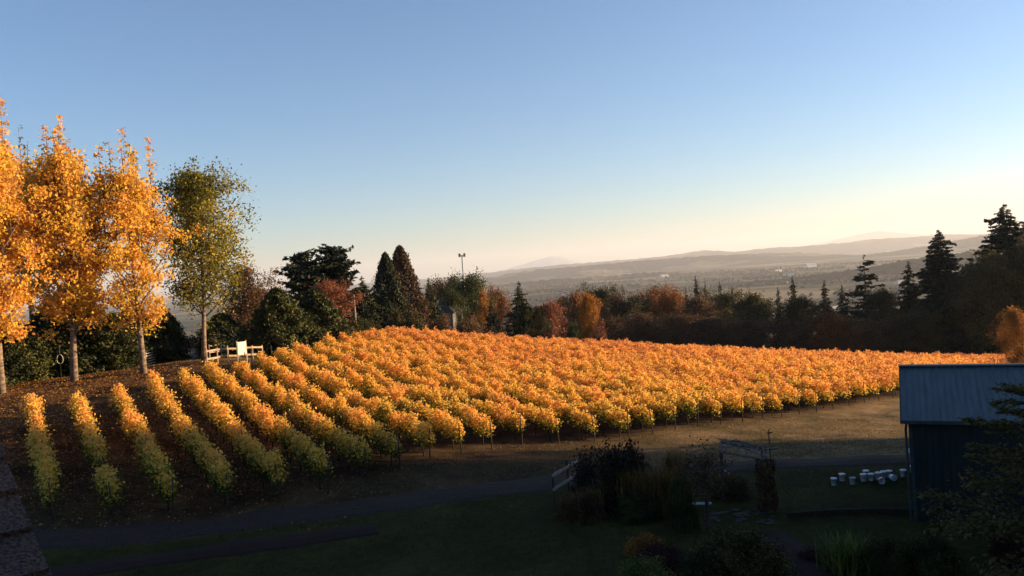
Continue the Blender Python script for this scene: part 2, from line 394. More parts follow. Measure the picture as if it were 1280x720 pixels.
def hill_mat(name, s):
    m, nt, out = new_mat(name); g = nd(nt, 'ShaderNodeNewGeometry')
    def nz(sc, de):
        n = nd(nt, 'ShaderNodeTexNoise'); n.inputs['Scale'].default_value = sc; n.inputs['Detail'].default_value = de; nt.links.new(g.outputs['Position'], n.inputs['Vector']); return n.outputs['Fac']
    w = ramp(nt, [(.3, (.012,.016,.012)), (.7, (.04,.038,.024))], nz(12 * s, 6)).outputs[0]
    f = ramp(nt, [(.3, (.09,.09,.045)), (.6, (.20,.145,.08))], nz(3 * s, 2)).outputs[0]
    k = ramp(nt, [(.53, (0,0,0)), (.58, (1,1,1))], nz(1.0 * s, 4)).outputs[0]
    mx = nt.nodes.new('ShaderNodeMix'); mx.data_type = 'RGBA'; nt.links.new(k, mx.inputs['Factor']); nt.links.new(w, mx.inputs['A']); nt.links.new(f, mx.inputs['B'])
    d = nd(nt, 'ShaderNodeBsdfDiffuse'); nt.links.new(mx.outputs['Result'], d.inputs[0]); nt.links.new(d.outputs[0], out.inputs[0]); return m
ZV = CZ - 118
ridge('mountain', [(640,334),(655,330),(668,326),(680,322.5),(688,320.5),(700,320),(708,321),(720,325),(740,329)], 27000, ZV, 2600, rough_mat('far_snow_haze', (.30,.32,.36), (.6,.6,.62), .002, .9, 0), 'faint mountain peak on the horizon, pale with snow and painted haze', 4, 3, .1)  # snow colour also lightened so the peak fades as in haze
ridge('far_range', [(985,312),(1033,303),(1065,295),(1085,290.5),(1097,289),(1112,290),(1126,291.5),(1160,294),(1200,293),(1260,291)], 30000, ZV, 2400, hill_mat('far_range', .0006), 'pale distant range above the right of the valley', 8, 4)
ridge('hills', [(520,350),(560,347),(600,342),(640,337.5),(675,333.5),(740,328.5),(780,325),(820,321.5),(850,317.5),(868,314.5),(882,313),(900,314),(920,315),(960,310),(1000,308),(1024,306.5),(1060,303),(1088,299.5),(1139,296.5),(1177,293.5),(1228,293),(1280,291)], 14000, ZV, 1900, hill_mat('hills_a', .0009), 'long pale blue ridge across the horizon', 9, 5)
ridge('hills', [(500,362),(560,356),(600,350),(640,342),(675,337),(740,331.5),(775,329),(807,326),(850,322.5),(880,320),(920,318),(960,317),(1000,317),(1050,319),(1100,322),(1150,326),(1230,330)], 8500, ZV, 1100, hill_mat('hills_b', .0013), 'wooded grey ridge below the pale ridge', 8, 6)
ridge('hills', [(500,372),(560,366),(600,361),(650,353.5),(690,350),(720,348),(775,343.5),(820,341),(850,341),(900,343),(950,347)], 5600, ZV, 420, hill_mat('hills_c', .002), 'low dark wooded rise in the valley', 7, 7, .2)
ridge('hills', [(1040,328),(1100,318),(1152,309.5),(1190,303),(1228,295),(1260,290),(1300,285)], 7500, ZV, 900, hill_mat('hills_d', .0014), 'hazy shoulder of hill behind the tall firs', 8, 8)
ridge('hills', [(1010,347),(1060,340),(1094,334),(1155,323.5),(1228,312.5),(1260,308),(1300,302)], 2900, ZV, 380, hill_mat('hills_e', .003), 'dark wooded slope behind the tall firs at right', 6, 9)

# far woods in the valley: one mass of small crowns
r = np.random.default_rng(21)
def low_crowns(P, h, w, r):
    """rough five-sided crowns, 10 faces each"""
    n = len(P); ang = np.linspace(0, 2*np.pi, 6)[:5][None, :] + r.uniform(0, 6.3, (n, 1))
    rad = w[:, None] * r.uniform(.7, 1.25, (n, 5))
    mid = np.stack([P[:, None, 0] + np.cos(ang) * rad, P[:, None, 1] + np.sin(ang) * rad, P[:, None, 2] + (h * .4)[:, None] * r.uniform(.6, 1.3, (n, 5))], -1)
    top = P + np.c_[r.normal(size=(n, 2)) * w[:, None] * .3, h]; T = []
    bot = P - np.c_[np.zeros((n, 2)), np.ones(n) * 2]
    for k in range(5):
        T.append(np.stack([mid[:, k], mid[:, (k+1) % 5], top], 1)); T.append(np.stack([mid[:, (k+1) % 5], mid[:, k], bot], 1))
    return np.concatenate(T, 0).reshape(-1, 3)
N = 30000
Y = 380 + 5200 * r.uniform(0, 1, N) ** 1.3; X = Y * r.uniform(-.35, .95, N)
msk = np.sin(X / 170 + 1.3 * np.sin(Y / 260)) + np.sin(Y / 140 + X / 610) + .7 * np.sin(X / 61 + Y / 73)
keep = (msk > .55) | (Y < 620) | (r.uniform(size=N) < .05); X, Y = X[keep], Y[keep]
P = np.c_[X, Y, terr(X, Y)]
V = low_crowns(P, r.uniform(5, 14, len(P)), r.uniform(4, 10, len(P)), r)
tint = np.tile(np.clip(r.normal(.45, .25, len(P)), 0, 1), 10)
M['far_wood'] = leaf_mat('far_wood_leaf', [(0,(.010,.014,.009)),(.6,(.03,.032,.016)),(.85,(.08,.05,.02)),(1,(.16,.09,.03))], 0, 0)
tag(link('far_woods', faces_mesh('far_woods', V, 3, M['far_wood'], tint)), 'scattered dark woods on the valley floor', 'woods', kind='stuff')

# ------------------------------------------------------------------ tree makers (each returns prototype data: trunk mesh, crown mesh, height, width)
def limb_tubes(mb, pts, r0, r1, n=6):
    k = len(pts); mb.tube(pts, [r0 + (r1 - r0) * i / (k - 1) for i in range(k)], n)
def proto_broad(name, H, clear, Rmax, leafmat, seed, n_limb=26, n_leaf=9000, leaf=.2, sig=.45, up=.9, shape=None, barkmat=None, tr=None, lean=(0, 0), tint_mu=.5, tint_sd=.25, tops=0, fill=.25, ct=1.0):
    r = np.random.default_rng(seed); mb = MB(); tr = tr or H * .017
    bend = r.normal(size=2) * H * .012
    def axis(t): return np.array([lean[0]*H*t + bend[0]*math.sin(t*3.1), lean[1]*H*t + bend[1]*math.sin(t*2.6), H*.95*t])
    mb.tube([axis(t) - (np.array([0, 0, .3]) if t == 0 else 0) for t in np.linspace(0, 1, 10)], [tr*1.35] + [tr*(1-t)**.8 + .012 for t in np.linspace(.1, 1, 9)], 9)
    shape = shape or (lambda t: math.sin(math.pi * min(1, max(0, .12 + .88*t))) ** .7)
    cl = []; wt = []; sg = []
    for i in range(n_limb):
        t = (i + r.uniform(.1, .9)) / n_limb; hs = clear + (H*.93*ct - clear) * t
        az = i * 2.399 + r.normal() * .35; reach = Rmax * shape(t) * r.uniform(.7, 1.15)
        s = axis(hs / (H*.95)); d = np.array([math.cos(az), math.sin(az), 0])
        reach = min(reach, (H*ct - hs) / (up * .75) + .25); rise = min(reach * up * r.uniform(.8, 1.2), H*ct - hs)
        pts = [s + d * reach * q + np.array([0, 0, rise * q ** 1.25]) + r.normal(size=3) * reach * .03 for q in (0, .3, .6, .85, 1)]
        limb_tubes(mb, pts, tr * .42 * (1 - t*.6), .012)
        nsub = 6
        for k in range(nsub):
            q = r.uniform(.3, 1.02); p = s + d * reach * q + np.array([0, 0, rise * q ** 1.25])
            off = r.normal(size=3) * np.array([1, 1, .7]) * reach * .24
            if k % 2 == 0: limb_tubes(mb, [p, p + off * .6, p + off], tr * .12, .008, 4)
            cl.append(p + off); wt.append(r.uniform(.5, 1.4)); sg.append(r.uniform(.7, 1.2))
    for k in range(int(n_limb * fill * 4)):
        t = r.uniform(0, 1); q = r.uniform(.1, .8); az = r.uniform(0, 6.28); rr = Rmax * shape(t) * q
        cl.append(axis((clear + (H*.97*ct - clear) * t) / (H*.95)) + np.array([math.cos(az) * rr, math.sin(az) * rr, r.normal() * .3])); wt.append(.8); sg.append(1)
    for k in range(tops):
        a = r.uniform(0, 6.28); rr = Rmax * (r.uniform(.15, .6) if k else 0); b = axis(.55) + np.array([math.cos(a) * rr, math.sin(a) * rr, 0]); hh = H * (r.uniform(.84, 1.0) if k else 1.0) - b[2]
        limb_tubes(mb, [b, b + np.array([0, 0, hh * .6]), b + np.array([0, 0, hh])], tr * .3, .01)
        for q in np.linspace(.15, 1, 12): cl.append(b + np.array([0, 0, hh * q]) + r.normal(size=3) * np.array([.4, .4, .1]) * (1.15 - q)); wt.append(.75 * (1.25 - q)); sg.append(1.0 - .65 * q)
    cl = np.array(cl); wt = np.array(wt) / np.sum(wt)
    which = r.choice(len(cl), n_leaf, p=wt)
    C = cl[which] + r.normal(size=(n_leaf, 3)) * (sig * np.array(sg)[which])[:, None] * np.array([1, 1, .85])
    ok = C[:, 2] > clear * .75; C = C[ok]; which = which[ok]
    ctr = np.array([lean[0]*H*.6, lean[1]*H*.6, H * .55]); outd = unit(C - ctr)
    V = leaf_quads(C, leaf * r.uniform(.65, 1.35, len(C)), outd, .35, .7, r)
    ct = r.normal(0, tint_sd * .6, len(cl)); tint = np.clip(tint_mu + ct[which] + r.normal(0, tint_sd * .6, len(C)), 0, 1)
    return dict(trunk=mb.data(name + '_trunk', barkmat or M['bark'], True), crown=faces_mesh(name + '_crown', V, 4, leafmat, tint), H=H, W=2 * Rmax)
def proto_fir(name, H, Rb, leafmat, seed, sparse=1.0, droop=.25, n_lvl=26, spray=.55, power=.85, clear=.06, jag=.3, per=7):
    r = np.random.default_rng(seed); mb = MB(); tr = H * .014
    mb.tube([(0, 0, -.3), (0, 0, H*.3), (.02*H*r.normal()*.3, 0, H*.7), (0, 0, H)], [tr*1.3, tr, tr*.5, .02], 8)
    C = []; A = []; S = []; O = []
    for i in range(n_lvl):
        t = (i + r.uniform(0, .8)) / n_lvl; z = H * (clear + (1 - clear) * t); Rz = Rb * (1 - t) ** power * max(.25, 1 + jag * r.normal() * .6) + .06
        for k in range(per):
            if r.uniform() > sparse: continue
            z = H * min(.995, clear + (1 - clear) * (i + r.uniform(-.2, 1.2)) / n_lvl); az = r.uniform(0, 6.283); ln = max(.15, Rz * r.uniform(.55, 1.15)); d = np.array([math.cos(az), math.sin(az), 0])
            lift = r.uniform(-.05, .32) - droop
            tip = np.array([0, 0, z]) + d * ln + np.array([0, 0, ln * lift])
            if ln > .7: mb.tube([(0, 0, z), tip * .55 + np.array([0, 0, z * .45 + ln*.05]), tip], [tr*.22, tr*.14, .01], 4, cap=False)
            sp_ = spray * min(1, max(.32, ln / 2.2)); m_ = max(4, int(ln / sp_ * 7)); q = r.uniform(.12, 1.04, m_)
            p = np.array([0, 0, z]) + np.outer(q, tip - np.array([0, 0, z])); side = np.array([-d[1], d[0], 0]); sw = r.normal(size=m_) * .30 * ln * (1.1 - q)
            p = p + np.outer(sw, side) + np.c_[np.zeros((m_, 2)), -np.abs(r.normal(size=m_)) * .12 * spray]
            C.append(p); A.append(unit(d[None] + side[None] * np.sign(sw)[:, None] * .8 + np.array([0, 0, -.35]) )); S.append(sp_ * r.uniform(.5, 1.2, m_)); O.append(np.tile([0, 0, 1.], (m_, 1)))
    C = np.concatenate(C); A = np.concatenate(A); S = np.concatenate(S); O = np.concatenate(O)
    V = leaf_quads(C, S, O, .15, .5, r, axis=A); tint = np.clip(.35 + .3 * r.normal(size=len(C)), 0, 1)
    return dict(trunk=mb.data(name + '_trunk', M['bark'], True), crown=faces_mesh(name + '_crown', V, 4, leafmat, tint), H=H, W=2 * Rb)
def proto_cypress(name, H, Rb, leafmat, seed, n=14000, spray=.24, lean=.5, belly=.3):
    r = np.random.default_rng(seed); mb = MB()
    mb.tube([(0, 0, -.3), (0, 0, H*.5), (0, 0, H*.93)], [.14, .09, .02], 7)
    t = r.uniform(0, 1, n) ** 1.15; az = r.uniform(0, 6.283, n)
    prof = np.where(t < belly, .72 + .28 * t / belly, np.maximum(0, (1 - (t - belly) / (1 - belly))) ** .72)
    lob = 1 + .14 * np.sin(az * 5 + t * 9) + .1 * np.sin(az * 9 - t * 23) + .07 * np.sin(az*3 + t*40)
    lob = lob * (1 + .16 * np.sin(t * 31 + 2.1 * np.sin(az * 2)) * np.sin(az * 4 + t * 13)); rad = Rb * prof * lob * (1 - r.normal(size=n) * .13) + .04
    C = np.c_[np.cos(az) * rad, np.sin(az) * rad, t * H * .98 + .05] + r.normal(size=(n, 3)) * .07
    o = np.c_[np.cos(az), np.sin(az), np.zeros(n)]; A = unit(o * lean + np.array([0, 0, 1.]))
    V = leaf_quads(C, spray * r.uniform(.6, 1.4, n), o, .4, .45, r, axis=A)
    tint = np.clip(.4 + .2 * np.sin(az * 5 + t * 9) + .2 * r.normal(size=n), 0, 1)
    nb = 12
    for k in range(nb):
        a = k * 2.4; z = H * (.1 + .7 * k / nb); mb.tube([(0, 0, z), (math.cos(a)*Rb*.6*(1-k/nb), math.sin(a)*Rb*.6*(1-k/nb), z + H*.1)], [.04, .012], 4, cap=False)
    return dict(trunk=mb.data(name + '_trunk', M['bark'], True), crown=faces_mesh(name + '_crown', V, 4, leafmat, tint), H=H, W=2 * Rb)
def proto_bush(name, H, Rb, leafmat, seed, n=3500, leaf=.12, sig=.16, clusters=70, flat=.0):
    r = np.random.default_rng(seed); mb = MB()
    th = r.uniform(0, 6.283, clusters); ph = np.arccos(r.uniform(0.02, 1, clusters)); rr = r.uniform(.55, 1.0, clusters) ** .6
    cl = np.c_[np.cos(th)*np.sin(ph)*Rb, np.sin(th)*np.sin(ph)*Rb, np.cos(ph) ** (1 + flat) * H * .9 + .06 * H] * np.c_[rr, rr, rr * r.uniform(.85, 1.08, clusters)]
    for k in range(0, clusters, 3): mb.tube([(r.normal()*.06, r.normal()*.06, -.1), cl[k]*.5 + np.array([0, 0, .06]), cl[k]], [.022, .014, .006], 4, cap=False)
    w = r.integers(0, clusters, n); C = cl[w] + r.normal(size=(n, 3)) * sig; C[:, 2] = np.abs(C[:, 2])
    V = leaf_quads(C, leaf * r.uniform(.6, 1.4, n), unit(C + 1e-6), .3, .6, r); ct = r.normal(size=clusters) * .18
    return dict(trunk=mb.data(name + '_stems', M['bark'], True), crown=faces_mesh(name + '_leaves', V, 4, leafmat, np.clip(.45 + ct[w] + .18 * r.normal(size=n), 0, 1)), H=H, W=2 * Rb)
def put(kind, p, x, y, h, w, label, cat, group=None, rz=None, sink=.0, part=('trunk', 'crown'), lean=None):
    o = empty(kind, (x, y, tz(x, y) - sink), rnd.uniform(0, 6.28) if rz is None else rz)
    o.scale = (w / p['W'], w / p['W'], h / p['H'])
    if lean: o.rotation_euler = (lean[0], lean[1], o.rotation_euler[2])
    link(part[0], p['trunk'], o); link(part[1], p['crown'], o)
    return tag(o, label, cat, group)
rnd = random.Random(3)
def put_px(kind, p, px, py, Y, wpx, label, cat='tree', group=None, rz=None, part=('trunk', 'crown')):
    """tree whose tip shows at a pixel when it stands Y metres out"""
    t = at(px, py, Y); z0 = tz(t[0], t[1]); return put(kind, p, t[0], t[1], t[2] - z0 + .1, wpx / F * Y, label, cat, group, rz, .1, part)

# ------------------------------------------------------------------ vineyard
DV = np.array([-.535, .845]); NV = np.array([.845, .535])
def proto_vine(seed):
    r = np.random.default_rng(seed); mb = MB()
    lean_ = r.normal() * .06
    mb.tube([(0, 0, -.15), (lean_, .01, .3), (lean_*1.4 + r.normal()*.03, r.normal()*.03, .78)], [.045, .034, .028], 6)
    mb.tube([(-.78, 0, .84), (-.35, r.normal()*.03, .84), (lean_*1.4, 0, .77), (.35, r.normal()*.03, .84), (.78, 0, .84)], [.014, .02, .03, .02, .014], 5)
    n = 950; nsh = 17; sh = np.linspace(-.8, .8, nsh) + r.normal(size=nsh) * .04; top = 1.25 + .62 * (1 - (np.linspace(-.8, .8, nsh) / .95) ** 2) + r.uniform(-.22, .30, nsh)
    k = r.integers(0, nsh, n); t = r.uniform(0, 1, n) ** .65; z = .62 + (top[k] - .62) * t
    th = (.11 + .11 * np.sin(t * 3.0)) * (1.15 - .5 * np.abs(sh[k]))
    C = np.c_[sh[k] + r.normal(size=n) * .10, r.normal(size=n) * th, z + r.normal(size=n) * .06]
    V = leaf_quads(C, .135 * r.uniform(.6, 1.35, n), np.c_[np.zeros(n), np.sign(C[:, 1]) * .7, np.full(n, .6)], .45, .8, r)
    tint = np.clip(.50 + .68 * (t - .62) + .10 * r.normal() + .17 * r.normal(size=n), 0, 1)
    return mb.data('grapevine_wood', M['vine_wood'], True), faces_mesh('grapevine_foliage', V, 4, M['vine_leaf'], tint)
vines = [proto_vine(100 + k) for k in range(14)]
mb = MB(); mb.tube([(0, 0, -.2), (0, 0, 1.0), (.01, 0, 1.72)], [.036, .034, .032], 8); post_me = mb.data('end_post', M['post_wood'], True)
mb = MB(); mb.tube([(0, 0, -.2), (0, 0, 1.85)], [.025, .025], 6); stake_me = mb.data('line_post', M['post_wood'], True)
def cross(c, line):
    """parameter along the row where it crosses a boundary line"""
    res = []
    for a, b in zip(line[:-1], line[1:]):
        na, nb = a @ NV, b @ NV
        if (na - c) * (nb - c) <= 0 and na != nb: q = (c - na) / (nb - na); res.append((a + (b - a) * q) @ DV)
    return res
WORDS = 'zeroth first second third fourth fifth sixth seventh eighth ninth tenth eleventh twelfth thirteenth fourteenth fifteenth sixteenth seventeenth eighteenth nineteenth'.split()
TENS = {20:('twenty','twentieth'),30:('thirty','thirtieth'),40:('forty','fortieth'),50:('fifty','fiftieth'),60:('sixty','sixtieth'),70:('seventy','seventieth'),80:('eighty','eightieth')}
def ordinal(n):
    if n < 20: return WORDS[n]
    t = n // 10 * 10; return TENS[t][1] if n == t else TENS[t][0] + '-' + WORDS[n - t]
c = near_b[0] @ NV; row_i = 0; n_vines = 0
far_ext = np.r_[[far_b[0] + (far_b[0] - far_b[1]) * .6], far_b]
while c < near_b[-1] @ NV - .5:
    a_, b_ = cross(c, near_b), cross(c, far_ext)
    if a_ and b_ and max(b_) - min(a_) > 3:
        s0, s1 = min(a_), max(b_); row_i += 1
        p0 = NV * c + DV * s0; row = empty('vine_row', (p0[0], p0[1], tz(*p0)))
        z0 = row.location.z; nv = int((s1 - s0) / 1.5); last = row_i
        ss = s0 + .6 + np.arange(nv) * 1.5 + rng.normal(size=nv) * .08
        P = NV[None] * c + DV[None] * ss[:, None] + NV[None] * (rng.normal(size=nv) * .04)[:, None]; Z = terr(P[:, 0], P[:, 1]) - z0
        ang = math.atan2(DV[1], DV[0])
        dz = np.gradient(Z, ss) if nv > 1 else np.zeros(nv)
        for k in range(nv):
            if rng.uniform() < .012: continue
            vw, vf = vines[rng.integers(0, 14)]; o = link('grapevine', vw, row, (P[k, 0] - p0[0], P[k, 1] - p0[1], Z[k])); link('foliage', vf, o)
            flip = rng.uniform() < .5
            o.rotation_euler = (rng.normal() * .03, (dz[k] if flip else -dz[k]) * 1.0, ang + (math.pi if flip else 0) + rng.normal() * .05)
            sc = rng.uniform(.84, 1.12); o.scale = (1, rng.uniform(.85, 1.2), sc * (1 + .05 * math.sin(ss[k] * .35 + c))); n_vines += 1
        for s in (s0 - .35, s1 + .3):
            q = NV * c + DV * s; o = link('end_post', post_me, row, (q[0] - p0[0], q[1] - p0[1], tz(*q) - z0)); o.rotation_euler = (rng.normal()*.03, rng.normal()*.04, 0)
        for s in np.arange(s0 + 5.6, s1 - 2, 6.0):
            q = NV * c + DV * s; link('line_post', stake_me, row, (q[0] - p0[0], q[1] - p0[1], tz(*q) - z0))
        wm = MB(); sw = np.r_[s0 - .35, np.arange(s0 + 3, s1, 3.0), s1 + .3]
        for h in (.84, 1.3, 1.66): wm.tube([(*(NV * c + DV * s - p0), tz(*(NV * c + DV * s)) - z0 + h) for s in sw], .003, 3, cap=False)
        wm.build('trellis_wire', M['wire'], row)
        if row_i == 1: lab = 'leftmost vine row, short and yellow, nearest the roof corner'
        elif row_i < 8: lab = f'{ordinal(row_i)} vine row from the left, yellow-green, climbing towards the poplars'
        elif row_i < 20: lab = f'{ordinal(row_i)} vine row from the left, golden with green, climbing to the wooden fence side'
        elif p0[0] < 33.5: lab = f'{ordinal(row_i)} vine row from the left, golden orange, front end facing the track'
        else: lab = f'{ordinal(row_i)} vine row from the left, orange, front end hidden behind the barn'
        tag(row, lab, 'vine row', 'rows of the vineyard')
    c += 2.2
print('rows', row_i, 'vines', n_vines)

# ------------------------------------------------------------------ poplars along the left
PG = 'tall poplars on the crest at the left'
def base_px(px, py): p = hit(px, py); return p
def poplar(name, px, py, toppx, toppy, R_, mat, seed, label, **kw):
    b = base_px(px, py) if 'Y' not in kw else None
    if b is None: Y = kw.pop('Y'); t = at(px, py, Y); b = np.array([t[0], t[1], tz(t[0], t[1])])
    top = at(toppx, toppy, b[1]); H = top[2] - b[2]; lean = ((top[0] - b[0]) / H, 0)
    p = proto_broad(name, H, kw.pop('clear', .17) * H, R_, mat, seed, lean=lean, barkmat=M['pale_bark'], tr=H * .0115, **kw)
    o = empty('poplar_tree', b); link('trunk', p['trunk'], o); link('crown', p['crown'], o); tag(o, label, 'tree', PG); return o
spire = lambda t: min(1, .5 + 2.2 * t) if t < .22 else (1 - (t - .22) * .35 if t < .66 else max(.14, .846 - (t - .66) * 2.0))
oval = lambda t: math.sin(math.pi * min(1, .16 + .80 * t)) ** .75
poplar('poplar_a', 2, 492, -18, 128, 3.6, M['poplar_leaf'], 31, 'orange poplar cut by the left edge of the picture', n_leaf=26000, leaf=.235, sig=.4, up=1.35, n_limb=36, shape=spire, ct=.84, tops=7, tint_mu=.6)
poplar('poplar_b', 93, 476, 70, 146, 3.7, M['poplar_leaf'], 32, 'tallest full orange poplar with pale leaning trunk, second from left', n_leaf=32000, leaf=.235, sig=.42, up=1.35, n_limb=40, shape=spire, ct=.84, tops=8, tint_mu=.58)
poplar('poplar_b_shade', 45, 460, 34, 160, 2.3, M['poplar_green_leaf'], 36, 'backlit poplar behind the orange ones, its shade put into olive leaves', Y=68, n_leaf=8000, leaf=.24, sig=.42, up=1.5, n_limb=26, shape=spire, ct=.84, tops=2, tint_mu=.45, clear=.3)  # olive leaf colour stands in for shade on this backlit part of the poplars
poplar('poplar_c', 180, 467, 150, 166, 3.2, M['poplar_leaf'], 33, 'thin golden poplar with wispy tips beside the open gate', n_leaf=17000, leaf=.23, sig=.38, up=1.35, n_limb=32, shape=spire, ct=.84, tops=7, tint_mu=.5, fill=.1)
poplar('poplar_d', 255, 452, 240, 200, 3.6, M['poplar_green_leaf'], 38, 'green and yellow poplar by the wooden fence', n_leaf=23000, leaf=.21, sig=.5, up=1.2, n_limb=40, shape=oval, tops=5, ct=.93, tint_mu=.52, clear=.2)

# ------------------------------------------------------------------ conifer hedge and trees round the gate
cyp = [proto_cypress('cypress_a', 6, 1.7, M['cypress'], 41), proto_cypress('cypress_b', 6, 2.0, M['cypress'], 42, lean=.9, belly=.4), proto_cypress('cypress_c', 6, 1.5, M['cypress'], 43, lean=.3)]
HG = 'clipped cypresses behind the poplars'
for i, (px, py, Y, w, lab) in enumerate([
    (-14, 398, 62, 60, 'dark cypress at the left edge behind the first poplar'),
    (22, 404, 64, 58, 'low bushy cypress between the first two poplars'),
    (60, 384, 67, 66, 'broad dark cypress just left of the second poplar trunk'),
    (104, 374, 68, 66, 'tall dark cypress just right of the second poplar trunk'),
    (140, 392, 69, 52, 'dark cypress midway between second and third poplar trunks'),
    (200, 384, 74, 46, 'dark cypress behind the metal gate'),
    (163, 378, 76, 44, 'dark cypress directly behind the third poplar trunk'),
    (275, 392, 74, 52, 'dark cypress behind the wooden fence beside the green poplar'),
    (345, 360, 76, 58, 'broad feathery cypress right of the wooden fence'),
    (391, 362, 80, 62, 'broad feathery cypress in front of the dark pines')]):
    put_px('cypress', cyp[i % 3], px, py, Y, w * 1.15, lab, 'tree', HG)

broad = {}
def bp_(key, mat, seed, **kw):
    a = dict(n_limb=26, n_leaf=15000, leaf=.21, sig=.45, up=.55, tr=.16, fill=.5); a.update(kw)
    broad[key] = proto_broad('tree_' + key, 10, a.pop('clear', 1.6), a.pop('Rm', 3.6), M[mat], seed, **a)
bp_('rust', 'leaf_rust', 51); bp_('rust2', 'leaf_rust', 52, up=.8); bp_('red', 'leaf_red', 53); bp_('orange', 'leaf_orange', 54); bp_('orange2', 'leaf_orange', 55, up=1.0, Rm=2.4)
bp_('olive', 'leaf_olive', 56); bp_('olive2', 'leaf_olive', 57, up=.8); bp_('brown', 'leaf_brown', 58); bp_('brown2', 'leaf_brown', 59, n_leaf=11000); bp_('green', 'leaf_green', 60)
bp_('oak', 'leaf_olive', 61, n_leaf=20000, up=.4)
firs = {'a': proto_fir('fir_a', 20, 4.4, M['fir'], 71, 1, .30, 46, .8, per=8), 'b': proto_fir('fir_b', 20, 4.2, M['fir'], 72, .9, .2, 42, .85, jag=.45, per=8),
        'c': proto_fir('fir_c', 20, 3.6, M['fir'], 73, 1, .35, 48, .75, power=.75, per=8), 'gap': proto_fir('fir_gap', 20, 4.4, M['fir'], 74, .62, .1, 34, .85, power=.65, jag=.8, per=7),
        'wide': proto_fir('fir_wide', 20, 5.2, M['fir'], 75, 1, .22, 46, .9, power=.7, jag=.4, per=9), 'green': proto_fir('fir_green', 20, 5.0, M['cypress'], 76, 1, .3, 44, .8, power=.8, per=8),
        'pine': proto_fir('pine', 12, 3.6, M['fir'], 79, 1, -.1, 40, .7, power=.45, jag=.5, per=10)}
seq = proto_cypress('sequoia', 14, 2.6, M['fir'], 77, 15000, .36, .6, .12); seqb = proto_cypress('sequoia_brown', 14, 2.6, M['brown_conifer'], 78, 15000, .34, .6, .12)

